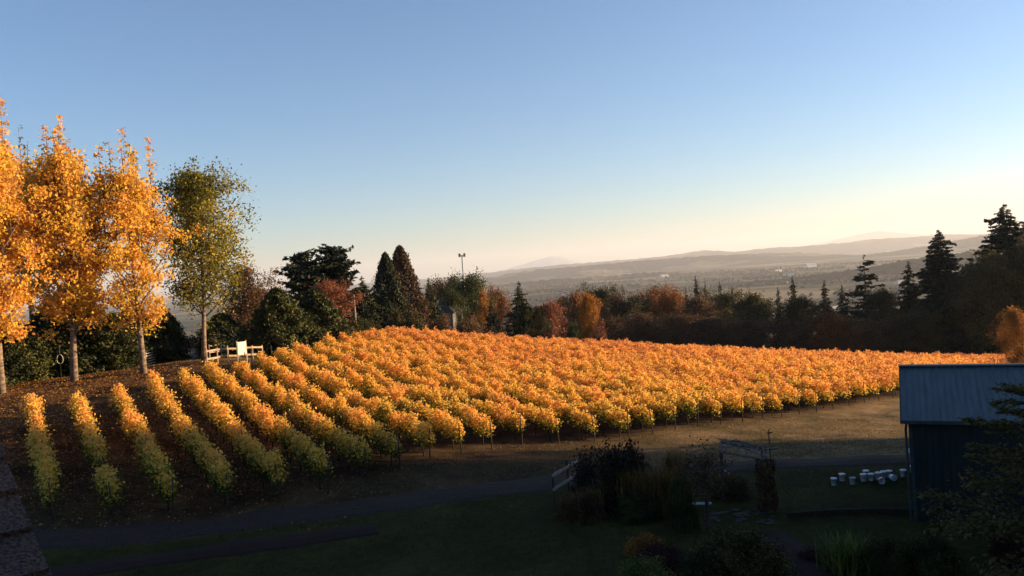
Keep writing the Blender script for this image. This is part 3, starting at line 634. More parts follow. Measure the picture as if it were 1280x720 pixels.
BT = 'trees beyond the vineyard'
T = [  # kind, proto, tip pixel x, y, distance, width px, label
 ('broadleaf_tree', broad['brown'], 303, 334, 84, 62, 'brown-leaved tree rising behind the wooden fence'),
 ('broadleaf_tree', broad['rust'], 322, 362, 88, 50, 'rusty half-bare tree between fence and feathery cypress'),
 ('pine_tree', firs['pine'], 376, 315, 104, 72, 'left of two big dark pines left of the sequoias'),
 ('pine_tree', firs['pine'], 416, 308, 107, 76, 'right of two big dark pines, the taller'),
 ('broadleaf_tree', broad['red'], 410, 352, 92, 62, 'red-brown tree in front of the big dark pines'),
 ('fir_tree', firs['green'], 452, 345, 112, 62, 'green conifer between the dark pines and the sequoias'),
 ('sequoia_tree', seq, 481, 315, 118, 46, 'dark pointed sequoia, left of the pair'),
 ('sequoia_tree', seqb, 499, 306, 121, 54, 'tallest pointed sequoia with browning right side'),
 ('fir_tree', firs['green'], 520, 343, 135, 46, 'green fir just right of the tall sequoia'),
 ('fir_tree', firs['green'], 535, 347, 140, 44, 'second green fir right of the tall sequoia, above the house'),
 ('broadleaf_tree', broad['brown'], 548, 352, 190, 44, 'brown tree behind the small house'),
 ('broadleaf_tree', broad['green'], 566, 348, 170, 46, 'round dark green tree left of the light pole'),
 ('broadleaf_tree', broad['green'], 588, 346, 165, 56, 'dense dark green tree at the foot of the light pole'),
 ('broadleaf_tree', broad['green'], 565, 364, 147, 34, 'low dark tree right of the house roof'),
 ('broadleaf_tree', broad['orange'], 604, 366, 160, 22, 'small bright orange tree right of the light pole'),
 ('broadleaf_tree', broad['rust2'], 622, 364, 190, 32, 'rust-orange tree left of the lone fir'),
 ('fir_tree', firs['a'], 613, 374, 150, 34, 'small dark fir in front of the rust-orange tree'),
 ('fir_tree', firs['green'], 648, 351, 140, 56, 'lone dark green fir with pointed tip above the vines'),
 ('broadleaf_tree', broad['red'], 684, 378, 150, 50, 'bright red tree right of the lone fir'),
 ('broadleaf_tree', broad['olive'], 668, 385, 140, 36, 'low olive tree at the right foot of the lone fir'),
 ('broadleaf_tree', broad['orange2'], 735, 369, 142, 23, 'tall narrow golden tree at the vineyard edge'),
 ('broadleaf_tree', broad['rust'], 722, 366, 185, 48, 'rust-topped tree behind the narrow golden tree'),
 ('broadleaf_tree', broad['olive2'], 750, 362, 190, 46, 'dark olive tree right of the narrow golden tree'),
 ('broadleaf_tree', broad['green'], 700, 376, 195, 44, 'dark green tree behind the bright red tree'),
 ('broadleaf_tree', broad['brown'], 772, 370, 180, 50, 'brown round-topped tree, first right of the olive tree'),
 ('broadleaf_tree', broad['olive'], 797, 372, 175, 52, 'olive round-topped tree over the pink bush'),
 ('broadleaf_tree', broad['rust'], 820, 361, 185, 54, 'large rust-orange crown in the middle of the wood'),
 ('broadleaf_tree', broad['rust2'], 842, 364, 178, 44, 'rust-brown crown left of the row of small firs'),
 ('fir_tree', firs['c'], 869, 344, 205, 26, 'tallest small fir in the middle of the wood'),
 ('fir_tree', firs['a'], 857, 358, 210, 22, 'small fir tip left of the tallest one'),
 ('fir_tree', firs['a'], 881, 352, 210, 24, 'small fir tip right of the tallest one'),
 ('fir_tree', firs['b'], 899, 351, 205, 26, 'second fir tip right of the tallest small fir'),
 ('fir_tree', firs['c'], 915, 359, 215, 24, 'third fir tip right of the tallest small fir'),
 ('broadleaf_tree', broad['brown'], 872, 372, 170, 58, 'dim brown crown below the small fir tips'),
 ('broadleaf_tree', broad['oak'], 940, 368, 165, 70, 'broad olive oak crown in the shaded wood'),
 ('broadleaf_tree', broad['olive2'], 903, 368, 182, 54, 'olive crown left of the broad oak'),
 ('fir_tree', firs['a'], 990, 345, 200, 34, 'fir tip right of the broad oak'),
 ('fir_tree', firs['b'], 972, 358, 210, 28, 'short fir tip right behind the broad oak'),
 ('broadleaf_tree', broad['oak'], 1000, 372, 162, 62, 'second olive oak crown, left of the orange-tipped tree'),
 ('fir_tree', firs['a'], 1030, 350, 190, 40, 'dark fir behind the orange-tipped tree'),
 ('fir_tree', firs['c'], 1052, 356, 185, 34, 'dark fir left of the gappy fir'),
 ('broadleaf_tree', broad['rust'], 1037, 391, 152, 62, 'round dark tree with an orange-lit top'),
 ('fir_tree', firs['gap'], 1079, 318, 165, 58, 'gappy fir with an open spindly top'),
 ('broadleaf_tree', broad['olive'], 1105, 362, 160, 54, 'olive tree between the gappy fir and the dark spire'),
 ('fir_tree', firs['a'], 1135, 326, 165, 58, 'dark conical fir right of the gappy fir'),
 ('fir_tree', firs['wide'], 1173, 287, 160, 98, 'tall dark fir with tiered branches, second highest'),
 ('broadleaf_tree', broad['oak'], 1150, 385, 156, 70, 'olive undergrowth tree below the tall tiered fir'),
 ('broadleaf_tree', broad['olive2'], 1204, 350, 158, 62, 'olive tree right of the tall tiered fir'),
 ('fir_tree', firs['b'], 1214, 322, 175, 46, 'dark fir peeping left of the highest fir'),
 ('fir_tree', firs['wide'], 1254, 255, 158, 120, 'highest fir, open branches, near the right edge'),
 ('broadleaf_tree', broad['oak'], 1240, 318, 150, 92, 'large dark olive tree below the highest fir'),
 ('broadleaf_tree', broad['oak'], 1290, 300, 150, 90, 'large dark tree cut by the right edge'),
 ('broadleaf_tree', broad['olive'], 1196, 392, 168, 60, 'low olive tree behind the far end of the vines'),
 ('broadleaf_tree', broad['brown2'], 1080, 400, 155, 60, 'dim brown thicket tree below the gappy fir'),
 ('broadleaf_tree', broad['brown2'], 800, 392, 152, 66, 'dim reddish thicket left of the wood, behind vines'),
 ('broadleaf_tree', broad['brown2'], 845, 394, 154, 66, 'dim reddish thicket below the rust-brown crown'),
 ('broadleaf_tree', broad['brown2'], 890, 396, 155, 66, 'dim reddish thicket left below the broad oak'),
 ('broadleaf_tree', broad['brown2'], 935, 400, 153, 66, 'dim reddish thicket directly below the broad oak'),
 ('broadleaf_tree', broad['brown2'], 985, 402, 153, 66, 'dim reddish thicket below the second olive oak'),
 ('broadleaf_tree', broad['brown'], 768, 398, 160, 46, 'dim brown tree behind the pink bush'),
]
for kind, p, px, py, Y, w, lab in T: put_px(kind, p, px, py, Y, w * 1.1, lab, 'tree', BT)

bp_('low', 'leaf_orange', 62, clear=.35, n_leaf=18000, up=.7, tint_sd=.4)
put_px('broadleaf_tree', broad['low'], 1268, 387, 128, 46, 'low round sunlit orange tree at the right edge', 'tree')
# bushes along the far edge
bush = {k: proto_bush('bush_' + k, 1.6, 1.2, M[m_], s, n, .085, .15) for k, m_, s, n in [
    ('dark','leaf_dark',81,10000),('green','leaf_green',82,8000),('maroon','leaf_maroon',83,7000),('lime','leaf_lime',84,4500),('brown','leaf_brown',85,8000),('orange','leaf_orange',86,7000),('red','leaf_red',87,3600),('olive','leaf_olive',88,8000)]}
SP = ('stems', 'leaves'); BG = 'bushes along the far edge of the vines'
for k, px, py, Y, w, lab in [('red', 747, 398, 139, 30, 'round pinkish bush at the far edge of the vines'),
    ('olive', 494, 388, 112, 30, 'olive bush below the brown side of the sequoia'),
    ('olive', 518, 391, 112, 30, 'olive bush left of the small house'),
    ('brown', 552, 393, 118, 34, 'brown bush in front of the small house'),
    ('brown', 584, 396, 122, 40, 'brown bush right of the small house'),
    ('green', 450, 398, 92, 36, 'green bush at the end of the dry grass bank'),
    ('olive', 466, 402, 94, 26, 'olive bush left of the dark sequoia foot'),
    ('dark', 612, 400, 128, 40, 'dark bush under the small dark fir'),
    ('green', 716, 404, 138, 24, 'small green bush left of the pinkish bush')]:
    put_px('bush', bush[k], px, py, Y, w, lab, 'bush', BG, None, SP)

# ------------------------------------------------------------------ trees outside the frame at the right: they shade the garden and the wood
OG = 'trees outside the frame that shade the garden'
for i, (x, y, h, w) in enumerate([(44,6,21,11),(45,15,23,11),(46,23,24,11),(47,31,25,11),(48,38,27,11),(49,45,28,11),(50,51,28,8.5),(58,20,25,12),(60,31,27,12),(61,40,28,12),(62,48,29,11),(63,53.5,28,8),(45,-3,20,11),(59,9,24,12)]):
    put('broadleaf_tree', broad['oak'], x, y, h, w, 'dense olive tree of the sheltering row right of the barn', 'tree', OG)
for i, (x, y, h, w) in enumerate([(138,196,32,17),(146,210,34,17),(150,226,34,18),(132,182,28,14),(158,243,36,18),(166,262,36,18)]):
    put('fir_tree', firs['wide'], x, y, h, w, 'tall dark fir on the slope beyond the right edge', 'tree', 'firs outside the frame that shade the wood')

# ------------------------------------------------------------------ barn
PB = at(1137, 520, 31); az = R(26); ev = np.array([math.cos(az), -math.sin(az), 0]); fv = np.array([math.sin(az), math.cos(az), 0])
barn = empty('barn', (PB[0], PB[1], PB[2] - 3.75), -az)            # local x along the ridge, local y away from the camera
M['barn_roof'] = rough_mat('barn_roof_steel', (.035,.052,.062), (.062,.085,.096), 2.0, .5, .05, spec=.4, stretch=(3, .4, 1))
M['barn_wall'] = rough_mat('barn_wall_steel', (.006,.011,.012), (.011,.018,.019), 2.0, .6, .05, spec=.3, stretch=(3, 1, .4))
M['barn_trim'] = rough_mat('barn_trim', (.02,.03,.034), (.04,.05,.055), 4, .6, 0)
LB, SB, RZ, EZ = 15.0, 4.0, 5.1, 3.75
def ribbed(name, u0, u1, fn, mat, pitch=.23, rib=.028, parent=barn):
    """a sheet of ribbed steel: fn(u, v, lift) gives a point"""
    us = []; u = u0
    while u < u1 - 1e-6:
        us += [(u, 0), (u + pitch*.72, 0), (u + pitch*.78, 1), (u + pitch*.94, 1)]; u += pitch
    us.append((u1, 0)); us = [(min(a, u1), b) for a, b in us]
    V = [fn(a, v, b * rib) for v in (0, 1) for a, b in us]; n = len(us)
    mb = MB(); mb.add(V, [(i, i+1, n+i+1, n+i) for i in range(n-1)]); return mb.build(name, mat, parent)
for k in range(16):
    u0 = -.3 + k * .92 + .002 * (k % 2); u1 = min(u0 + .92, LB + .3)
    zo = .004 * (k % 2)
    ribbed('roof_panel', u0, u1, lambda u, v, l, zo=zo: (u, -.35 + v * (SB + .35), EZ - .118 + v * (RZ - EZ + .118) + l + zo), M['barn_roof'])
    ribbed('roof_panel', u0, u1, lambda u, v, l, zo=zo: (u, 2*SB + .35 - v * (SB + .35), EZ - .118 + v * (RZ - EZ + .118) + l + zo), M['barn_roof'])
    if k < 15:
        w0, w1 = k * 1.0 + .06, min(k * 1.0 + 1.06, LB)
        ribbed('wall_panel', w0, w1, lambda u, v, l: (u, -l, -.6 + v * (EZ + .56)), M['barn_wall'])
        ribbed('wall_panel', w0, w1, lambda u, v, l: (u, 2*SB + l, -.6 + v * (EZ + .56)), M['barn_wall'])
for x in (0, LB):
    for k in range(8):
        s = -1 if x == 0 else 1
        def fn(u, v, l, x=x, s=s):
            top = EZ - .05 + (RZ - EZ) * (1 - abs(u - SB) / SB) - .02; return (x + s * l, u, -.6 + v * (top + .6))
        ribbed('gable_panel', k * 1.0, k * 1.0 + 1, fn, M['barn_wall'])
mb = MB(); mb.box((LB/2, SB, RZ + .035), (LB + .7, .34, .06)); mb.build('ridge_cap', M['barn_roof'], barn)
for y in (-.37, 2*SB + .37):
    mb = MB(); mb.box((LB/2, y, EZ - .16), (LB + .62, .10, .13)); mb.build('gutter', M['barn_trim'], barn)
for x in (-.32, LB + .32):
    for s in (0, 1):
        mb = MB(); mb.bar((x, -.36 if s == 0 else 2*SB + .36, EZ - .17), (x, SB, RZ - .05), .03, .18); mb.build('barge_board', M['barn_trim'], barn)
for x, y in ((0, 0), (LB, 0), (0, 2*SB), (LB, 2*SB)):
    mb = MB(); mb.box((x, y, 1.55), (.13, .13, 4.25)); mb.build('corner_trim', M['barn_trim'], barn)
mb = MB(); mb.tube([(-.12, -.30, EZ - .2), (-.16, -.1, EZ - .5), (-.16, -.1, -.3)], .045, 8); mb.build('downpipe', M['barn_trim'], barn)
M['white_plastic'] = rough_mat('white_plastic', (.50,.50,.52), (.68,.68,.70), 8, .5, .03)
mb = MB(); mb.box((-.14, .5, 2.3), (.14, .12, .14)); mb.build('wall_lamp', M['white_plastic'], barn)
tag(barn, 'dark teal steel barn with a blue-grey ribbed metal roof at right', 'barn')

# ------------------------------------------------------------------ white buckets in front of the barn
def bucket_mesh(lid):
    mb = MB(); n = 18; prof = [(.118, 0), (.122, .01), (.146, .30), (.156, .30), (.156, .335), (.148, .345)]
    V = [(math.cos(2*math.pi*k/n)*r_, math.sin(2*math.pi*k/n)*r_, z) for r_, z in prof for k in range(n)]
    Fc = [(i*n+k, i*n+(k+1) % n, (i+1)*n+(k+1) % n, (i+1)*n+k) for i in range(len(prof)-1) for k in range(n)] + [tuple(reversed(range(n)))]
    mb.add(V, Fc); return mb.data('bucket_body', M['white_plastic'], True)
bk = bucket_mesh(True)
def bucket_lid():
    mb = MB(); n = 18; V = [(math.cos(2*math.pi*k/n)*r_, math.sin(2*math.pi*k/n)*r_, z) for r_, z in [(.162, .325), (.164, .355), (.15, .362)] for k in range(n)]
    mb.add(V, [(i*n+k, i*n+(k+1) % n, (i+1)*n+(k+1) % n, (i+1)*n+k) for i in range(2) for k in range(n)] + [tuple(range(2*n, 3*n))]); return mb.data('lid', M['white_plastic'], True)
lidm = bucket_lid()
mb = MB(); mb.tube([(math.cos(a)*.165, .0 + math.sin(a) * -.165 * .35 - .02, .30 - math.sin(a) * .15) for a in np.linspace(0, math.pi, 11)], .004, 4); handle_me = mb.data('handle', M['galv'])
blabs = ['leftmost white bucket on the dark grass', 'second white bucket from the left, set a little farther back', 'third white bucket from the left, standing alone',
 'white bucket behind the pair left of the cluster', 'front left white bucket of the pair left of the cluster', 'front right white bucket of the pair left of the cluster',
 'leftmost white bucket of the tight cluster', 'fallen white bucket lying in front of the cluster', 'rear middle white bucket of the cluster', 'rear right white bucket of the cluster',
 'front right white bucket tipped over in the cluster', 'lone white bucket right of the cluster', 'white bucket half hidden by the barn corner']
for i, (cx, cy, tip) in enumerate([(42,547,0),(75,528,0),(118,543,0),(173,513,0),(163,529,0),(194,529,0),(224,523,0),(234,538,1),(245,517,0),(268,514,0),(274,524,1),(326,512,0),(366,494,0)]):
    p = hit(1030 + cx / 3.27, 440 + cy / 3.27); o = empty('bucket', p, rnd.uniform(0, 6.28))
    s = .92; o.scale = (s, s, s)
    if tip: o.rotation_euler = (R(88), 0, rnd.uniform(-.6, .6)); o.location.z += .165
    else: o.location.z += .005
    link('body', bk, o); link('handle', handle_me, o)
    if i not in (2, 7): link('lid', lidm, o)
    tag(o, blabs[i], 'bucket', 'white buckets beside the barn')

# ------------------------------------------------------------------ layered tree in front of the barn at the right edge
def proto_layered(seed):
    r = np.random.default_rng(seed); mb = MB(); H = 7.2
    mb.tube([(0, 0, -.3), (.05, 0, 2), (0, .1, 4.5), (.05, 0, 7)], [.17, .14, .08, .02], 9); C = []; A = []
    for i in range(46):
        z = 1.2 + 5.6 * (i + r.uniform()) / 46; a = i * 2.4 + r.normal() * .3; ln = (3.6 * (1 - (z - 1.2) / 6.6) ** .75) * r.uniform(.65, 1.1); d = np.array([math.cos(a), math.sin(a), 0]); side = np.array([-d[1], d[0], 0])
        tip = np.array([0, 0, z]) + d * ln + np.array([0, 0, ln * r.uniform(-.05, .22)])
        mb.tube([(0, 0, z), np.array([0, 0, z]) * .5 + tip * .5 + np.array([0, 0, .08]), tip], [.04, .025, .008], 5, cap=False)
        m_ = int(190 * ln / 2); q = r.uniform(.25, 1.03, m_); sw = r.normal(size=m_) * .26 * ln * (1.15 - q)
        for k in range(0, m_, 12): pm = np.array([0, 0, z]) + (tip - np.array([0, 0, z])) * q[k]; mb.tube([pm, pm + side * sw[k] + d * abs(sw[k]) * .6], [.012, .005], 3, cap=False)
        C.append(np.array([0, 0, z]) + np.outer(q, tip - np.array([0, 0, z])) + np.outer(sw, side) + np.outer(np.abs(sw) * .5, d) + r.normal(size=(m_, 3)) * np.array([.07, .07, .06]) + np.array([0, 0, .06])); A.append(np.tile(d, (m_, 1)))
    C = np.concatenate(C); A = np.concatenate(A); n = len(C)
    V = leaf_quads(C, .17 * r.uniform(.6, 1.4, n), np.tile([0, 0, 1.], (n, 1)), .5, .5, r, axis=A)
    return dict(trunk=mb.data('layered_trunk', M['bark'], True), crown=faces_mesh('layered_crown', V, 4, M['leaf_olive'], np.clip(.68 + .22 * r.normal(size=n), 0, 1)), H=H, W=7.2)
x_, y_ = at(1296, 560, 23.5)[:2]
put('layered_tree', proto_layered(91), x_, y_, at(1300, 462, 23.5)[2] - tz(x_, y_), 7.0, 'olive tree with flat layered branches in front of the barn', 'tree')

# ------------------------------------------------------------------ fences, gate, sign, poles
def post_fence(posts, rails, hp, label, cat, mats, pr=.055, rr=(.05, .13), name='rail_fence'):
    """posts: ground points; rails: heights; every post and rail a part"""
    o = empty(name, posts[0])
    for p in posts:
        q = p - posts[0]; mb = MB(); mb.tube([(q[0], q[1], q[2] - .3), (q[0] + rnd.gauss(0, .012), q[1], q[2] + hp * rnd.uniform(.97, 1.04))], pr, 8); mb.build('post', mats[0], o)
    for h in rails:
        for a, b in zip(posts[:-1], posts[1:]):
            a_, b_ = a - posts[0], b - posts[0]; off = np.array([.0, -.07, 0]); mb = MB()
            mb.bar(a_ + off + np.array([0, 0, h + rnd.gauss(0, .015)]), b_ + off + np.array([0, 0, h + rnd.gauss(0, .015)]), *rr); mb.build('rail', mats[1], o)
    return tag(o, label, cat)
def g(px, Y, py=445): t = at(px, py, Y); return np.array([t[0], t[1], tz(t[0], t[1])])
post_fence([g(258, 65), g(271.5, 66), g(285, 67), g(299, 67.8), g(316, 69), g(328.5, 70)], (.55, 1.15), 1.35, 'sunlit wooden rail fence between the green poplar and the vines', 'fence', (M['rail_wood'], M['rail_wood']), .07, (.05, .15))
post_fence([g(262, 71), g(277, 72), g(290, 73), g(314, 74.5)], (.6, 1.15), 1.3, 'second wooden rail fence just behind the sunlit one', 'fence', (M['rail_wood'], M['rail_wood']), .06, (.05, .12))
s = g(303, 66.8); so = empty('sign_board', s, R(48))
M['sign'] = rough_mat('sign_paint', (.66,.62,.50), (.78,.74,.62), 5, .6, .02)
mb = MB(); mb.box((0, -.02, 1.28), (.74, .04, 1.05)); mb.build('panel', M['sign'], so)
for dx in (-.40, .40):
    mb = MB(); mb.box((dx, .03, .85), (.09, .09, 2.1)); mb.build('post', M['rail_wood'], so)
tag(so, 'pale upright sign board fixed at the wooden fence', 'sign')
# metal gate, swung open
ga, gb = g(183, 70, 450), g(207.5, 75.5, 447); go = empty('field_gate', ga); d = gb - ga
mb = MB(); mb.tube([(0, 0, .15), (0, 0, 1.3)], .035, 8); mb.tube([d + np.array([0, 0, .15]), d + np.array([0, 0, 1.3])], .035, 8); mb.tube([d*.5 + np.array([0, 0, .15]), d*.5 + np.array([0, 0, 1.3])], .03, 8); mb.build('frame', M['galv'], go, smooth=True)
for h in (.17, .40, .62, .85, 1.07, 1.29):
    mb = MB(); mb.tube([(0, 0, h), tuple(d + np.array([0, 0, h]))], .028, 7); mb.build('bar', M['galv'], go, smooth=True)
mb = MB(); mb.tube([(-.15, -.05, -.3), (-.15, -.05, 1.75)], .09, 9); mb.build('gate_post', M['rail_wood'], go)
tag(go, 'pale tubular metal gate standing open by the driveway', 'gate')
# pale hoop on the hedge
p = at(75, 449, 62.5); ho = empty('hoop', p); mb = MB(); mb.tube([(math.cos(a)*.24, 0, math.sin(a)*.36) for a in np.linspace(0, 2*math.pi, 22)], .016, 6, cap=False); mb.build('ring', M['sign'], ho, smooth=True)
mb = MB(); mb.tube([(0, 0, .42), (0, .12, 1.1)], .012, 5); mb.build('cord', M['wire'], ho)
mb = MB(); mb.tube([(0, .0, -.42), (0, .0, tz(p[0], p[1]) - p[2])], .015, 5); mb.build('stake', M['post_wood'], ho)
tag(ho, 'pale hoop against the cypress hedge left of the poplar trunk', 'hoop')
# utility pole and floodlight pole
b = at(446, 415, 96); t = at(442, 368, 96); zb = tz(b[0], b[1]); po = empty('utility_pole', (b[0], b[1], zb)); mb = MB()
mb.tube([(0, 0, -.3), (t[0]-b[0], 0, t[2]-zb)], [.13, .09], 8); mb.build('pole', M['rail_wood'], po); mb = MB(); mb.bar((t[0]-b[0]-.4, 0, t[2]-zb-.3), (t[0]-b[0]+.4, 0, t[2]-zb-.3), .06, .08); mb.build('crossarm', M['rail_wood'], po)
tag(po, 'bare leaning wooden pole in front of the green conifer', 'pole')
t = at(577.5, 319, 185); zb = tz(t[0], t[1]); po = empty('floodlight_pole', (t[0], t[1], zb)); h = t[2] - zb
mb = MB(); mb.tube([(0, 0, -.3), (0, 0, h)], [.26, .17], 10); mb.build('pole', M['galv'], po, smooth=True)
mb = MB(); mb.bar((-.6, 0, h - .1), (.6, 0, h - .1), .12, .14); mb.build('crossarm', M['galv'], po)
for dx in (-.55, .55):
    mb = MB(); mb.box((dx, -.1, h + .02), (.5, .4, .75), Matrix.Rotation(.35, 3, 'X')); mb.build('lamp_head', M['galv'], po)
tag(po, 'tall slim floodlight pole with two lamp heads against the sky', 'pole')
# rail fence by the dark shrub in the garden
q0, q2 = hit(693, 632), hit(727.5, 607); q1 = (q0 + q2) / 2; q1[2] = tz(q1[0], q1[1])
post_fence([q0, q1, q2], (.72, 1.32), 1.62, 'short garden fence with pale rails beside the big dark shrub', 'fence', (M['post_wood'], M['pale_rail']), .05, (.05, .13))

# ------------------------------------------------------------------ small house behind the vines
h0 = g(541, 148, 400); ho = empty('small_house', h0, R(-12)); zt = at(541, 377, 148)[2] - h0[2]; W_, D_ = 9.5, 6.5; ez = zt - 2.1
M['house_wall'] = rough_mat('house_wall', (.09,.085,.08), (.13,.125,.12), 3, .8, .1); M['house_roof'] = rough_mat('house_roof', (.03,.03,.03), (.06,.055,.05), 6, .9, .3); M['glass'] = rough_mat('window_glass', (.03,.035,.04), (.05,.05,.055), 1, .15, 0, spec=.6)
mb = MB(); mb.box((0, 0, ez/2 - .5), (W_, D_, ez + 1)); mb.build('wall', M['house_wall'], ho)
mb = MB(); e_ = .5; x, y = W_/2 + e_, D_/2 + e_; mb.add([(-x,-y,ez),(x,-y,ez),(x,y,ez),(-x,y,ez),(-2.2,0,zt),(2.2,0,zt)], [(0,1,5,4),(1,2,5),(2,3,4,5),(3,0,4),(3,2,1,0)]); rf = mb.build('roof', M['house_roof'], ho, (0, 0, .01))
mb = MB(); mb.box((2.2, .5, zt - .6), (.45, .45, .9)); mb.build('chimney', M['house_wall'], rf)
for dx in (-1.9, 0, 1.9):
    mb = MB(); mb.box((dx, -D_/2 - .03, ez - 1.1), (1.1, .1, 1.0)); wd = mb.build('window', M['sign'], ho); mb = MB(); mb.box((dx, -D_/2 - .085, ez - 1.1), (.95, .03, .85)); mb.build('pane', M['glass'], wd)
tag(ho, 'small grey house with dark hipped roof among the trees', 'house')

# pale farm buildings on the valley floor
M['far_white'] = rough_mat('farm_paint', (.55,.53,.5), (.7,.68,.64), .1, .8, 0); M['far_roof'] = rough_mat('farm_roof', (.3,.28,.27), (.42,.4,.38), .1, .8, 0)
for px, Y, w, lab in [(705, 3000, 26, 'pale farm building on the valley floor above the lone fir'), (640, 3300, 30, 'pale farm building at the left end of the valley'), (830, 5000, 50, 'pale farm shed far off above the rust crown'),
    (1013, 4800, 70, 'long white shed far across the valley'), (973, 4300, 40, 'white house far across the valley left of the long shed'), (1050, 1300, 16, 'grey-white farmhouse just beyond the wood'), (1040, 1500, 15, 'white barn just beyond the wood by the farmhouse'), (1125, 2200, 26, 'pale shed beyond the gap between the firs'), (985, 3600, 40, 'pale low shed in the middle valley')]:
    t = at(px, 345, Y); z = tz(t[0], t[1]); fo = empty('farm_building', (t[0], t[1], z), rnd.uniform(-.4, .4)); hh = w * .22
    mb = MB(); mb.box((0, 0, hh/2), (w, w*.5, hh)); mb.build('wall', M['far_white'], fo)
    mb = MB(); x, y = w*.52, w*.28; mb.add([(-x,-y,hh),(x,-y,hh),(x,y,hh),(-x,y,hh),(-x,0,hh*1.6),(x,0,hh*1.6)], [(0,1,5,4),(2,3,4,5),(1,2,5),(3,0,4),(3,2,1,0)]); mb.build('roof', M['far_roof'], fo, (0, 0, .02))
    tag(fo, lab, 'building', 'farm buildings in the valley')

# ------------------------------------------------------------------ garden in the foreground
GB = 'garden shrubs in the shade'
def shrub(k, px, py, hpx, wpx, lab, kind='garden_shrub'):
    p = hit(px, py); s = p[1] / F
    return put(kind, bush[k], p[0], p[1], hpx * s, wpx * s, lab, 'shrub', GB, None, .05, SP)
shrub('dark', 766, 634, 92, 92, 'big dark brown round shrub in the garden bed')
shrub('dark', 790, 630, 62, 60, 'smaller dark shrub merged with the right of the big round one')
shrub('brown', 728, 648, 34, 62, 'low reddish-brown shrub below the garden fence')
shrub('green', 800, 648, 34, 70, 'low green shrub in front of the straw grasses')
shrub('green', 853, 662, 70, 40, 'upright dark green shrub left of the small bare tree')
shrub('brown', 918, 622, 30, 44, 'faint brown shrub under the branch arbour')
shrub('orange', 808, 695, 26, 56, 'low shrub with dull orange top at the bottom')
shrub('maroon', 828, 712, 38, 72, 'dark maroon mound at the bottom centre')
shrub('lime', 806, 742, 46, 84, 'pale green leafy shrub at the bottom edge')
shrub('olive', 926, 735, 74, 128, 'largest rounded shrub at the bottom, speckled pale')
shrub('green', 880, 735, 46, 70, 'dim green mound left of the speckled shrub')
shrub('green', 1103, 722, 54, 62, 'round dark shrub right of the lime grass clump')
shrub('green', 1164, 726, 60, 78, 'wide dark shrub below the barn')
shrub('maroon', 1268, 705, 44, 54, 'reddish shrub in the lower right corner')
shrub('maroon', 1020, 700, 16, 44, 'low red shrub beside the mulched path')

def grass_clump(n, h, spread, mat, seed, w=.02):
    r = np.random.default_rng(seed); az = r.uniform(0, 6.283, n); b = np.c_[r.normal(size=(n, 2)) * spread * .25, np.zeros(n)]
    o = np.c_[np.cos(az), np.sin(az), np.zeros(n)]; L_ = h * r.uniform(.55, 1.1, n)[:, None]; fl = r.uniform(.05, .55, n)[:, None] * spread
    s = np.c_[-np.sin(az), np.cos(az), np.zeros(n)] * w
    mid = b + o * fl * .45 + np.array([0, 0, 1.]) * L_ * .6; tip = b + o * fl * 1.2 + np.array([0, 0, 1.]) * L_
    V = np.stack([b - s, b + s, mid + s * .8, mid - s * .8, mid - s * .8, mid + s * .8, tip + s * .15, tip - s * .15], 1)
    return faces_mesh('blades', V.reshape(-1, 3), 4, mat, np.repeat(np.clip(r.normal(.5, .22, n), 0, 1), 2))
cl_straw = [grass_clump(420, 1.5, .9, M['straw'], 300 + k) for k in range(3)]; cl_lime = grass_clump(420, .95, .8, M['leaf_lime'], 310, .016)
def clump(px, py, hpx, me, h0, lab, wide=1.0, stems=True):
    p = hit(px, py); s = hpx * p[1] / F / h0; o = link('grass_clump', me, None, p); o.scale = (s * wide, s * wide, s); o.rotation_euler[2] = rnd.uniform(0, 6)
    tag(o, lab, 'grass', 'ornamental grass clumps')
for i, (px, py, h, lab) in enumerate([(775,638,52,'straw-coloured grass clump in front of the big dark shrub, leftmost'), (789,640,56,'tall straw grass clump right of the leftmost one'), (806,642,50,'straw grass clump in the middle of the bed'),
    (822,640,56,'straw grass clump left of the small dark gap'), (838,640,50,'straw grass clump beside the upright green shrub'), (846,606,42,'orange-tipped grass clump behind the upright green shrub'), (742,646,36,'short reddish grass clump right of the garden fence'), (716,650,30,'short reddish grass clump at the foot of the fence')]):
    clump(px, py, h, cl_straw[i % 3], 1.5, lab, 1.2)
clump(1058, 716, 44, cl_lime, .95, 'bright lime grass clump at the bottom right', 1.3)
clump(900, 622, 30, cl_straw[1], 1.5, 'pale grass clump under the arbour', 1.3)
# dry grass bank left of the vines' far corner
for i, (px, py, Y, h) in enumerate([(418, 430, 88, 1.5), (426, 430, 90, 1.7), (434, 430, 89, 1.6), (441, 430, 91, 1.6), (430, 432, 86, 1.3), (422, 432, 85, 1.3), (438, 432, 87, 1.3)]):
    p = g(px, Y, py); o = link('grass_clump', cl_straw[i % 3], None, p); o.scale = (1.5, 1.5, h / 1.5); tag(o, 'tall dry pinkish grass on the bank below the red-brown tree', 'grass', 'dry grass on the bank')

# small bare-crowned tree in the garden
p = hit(886, 663); sm = proto_broad('small_tree', 3.0, 1.5, 1.0, M['leaf_brown'], 95, n_limb=22, n_leaf=1500, leaf=.09, sig=.18, up=.7, tr=.09, fill=.2)
o = put('garden_tree', sm, p[0], p[1], 94 / F * p[1], 2.0, 'small thin-leaved tree with dark trunk in the garden', 'tree')

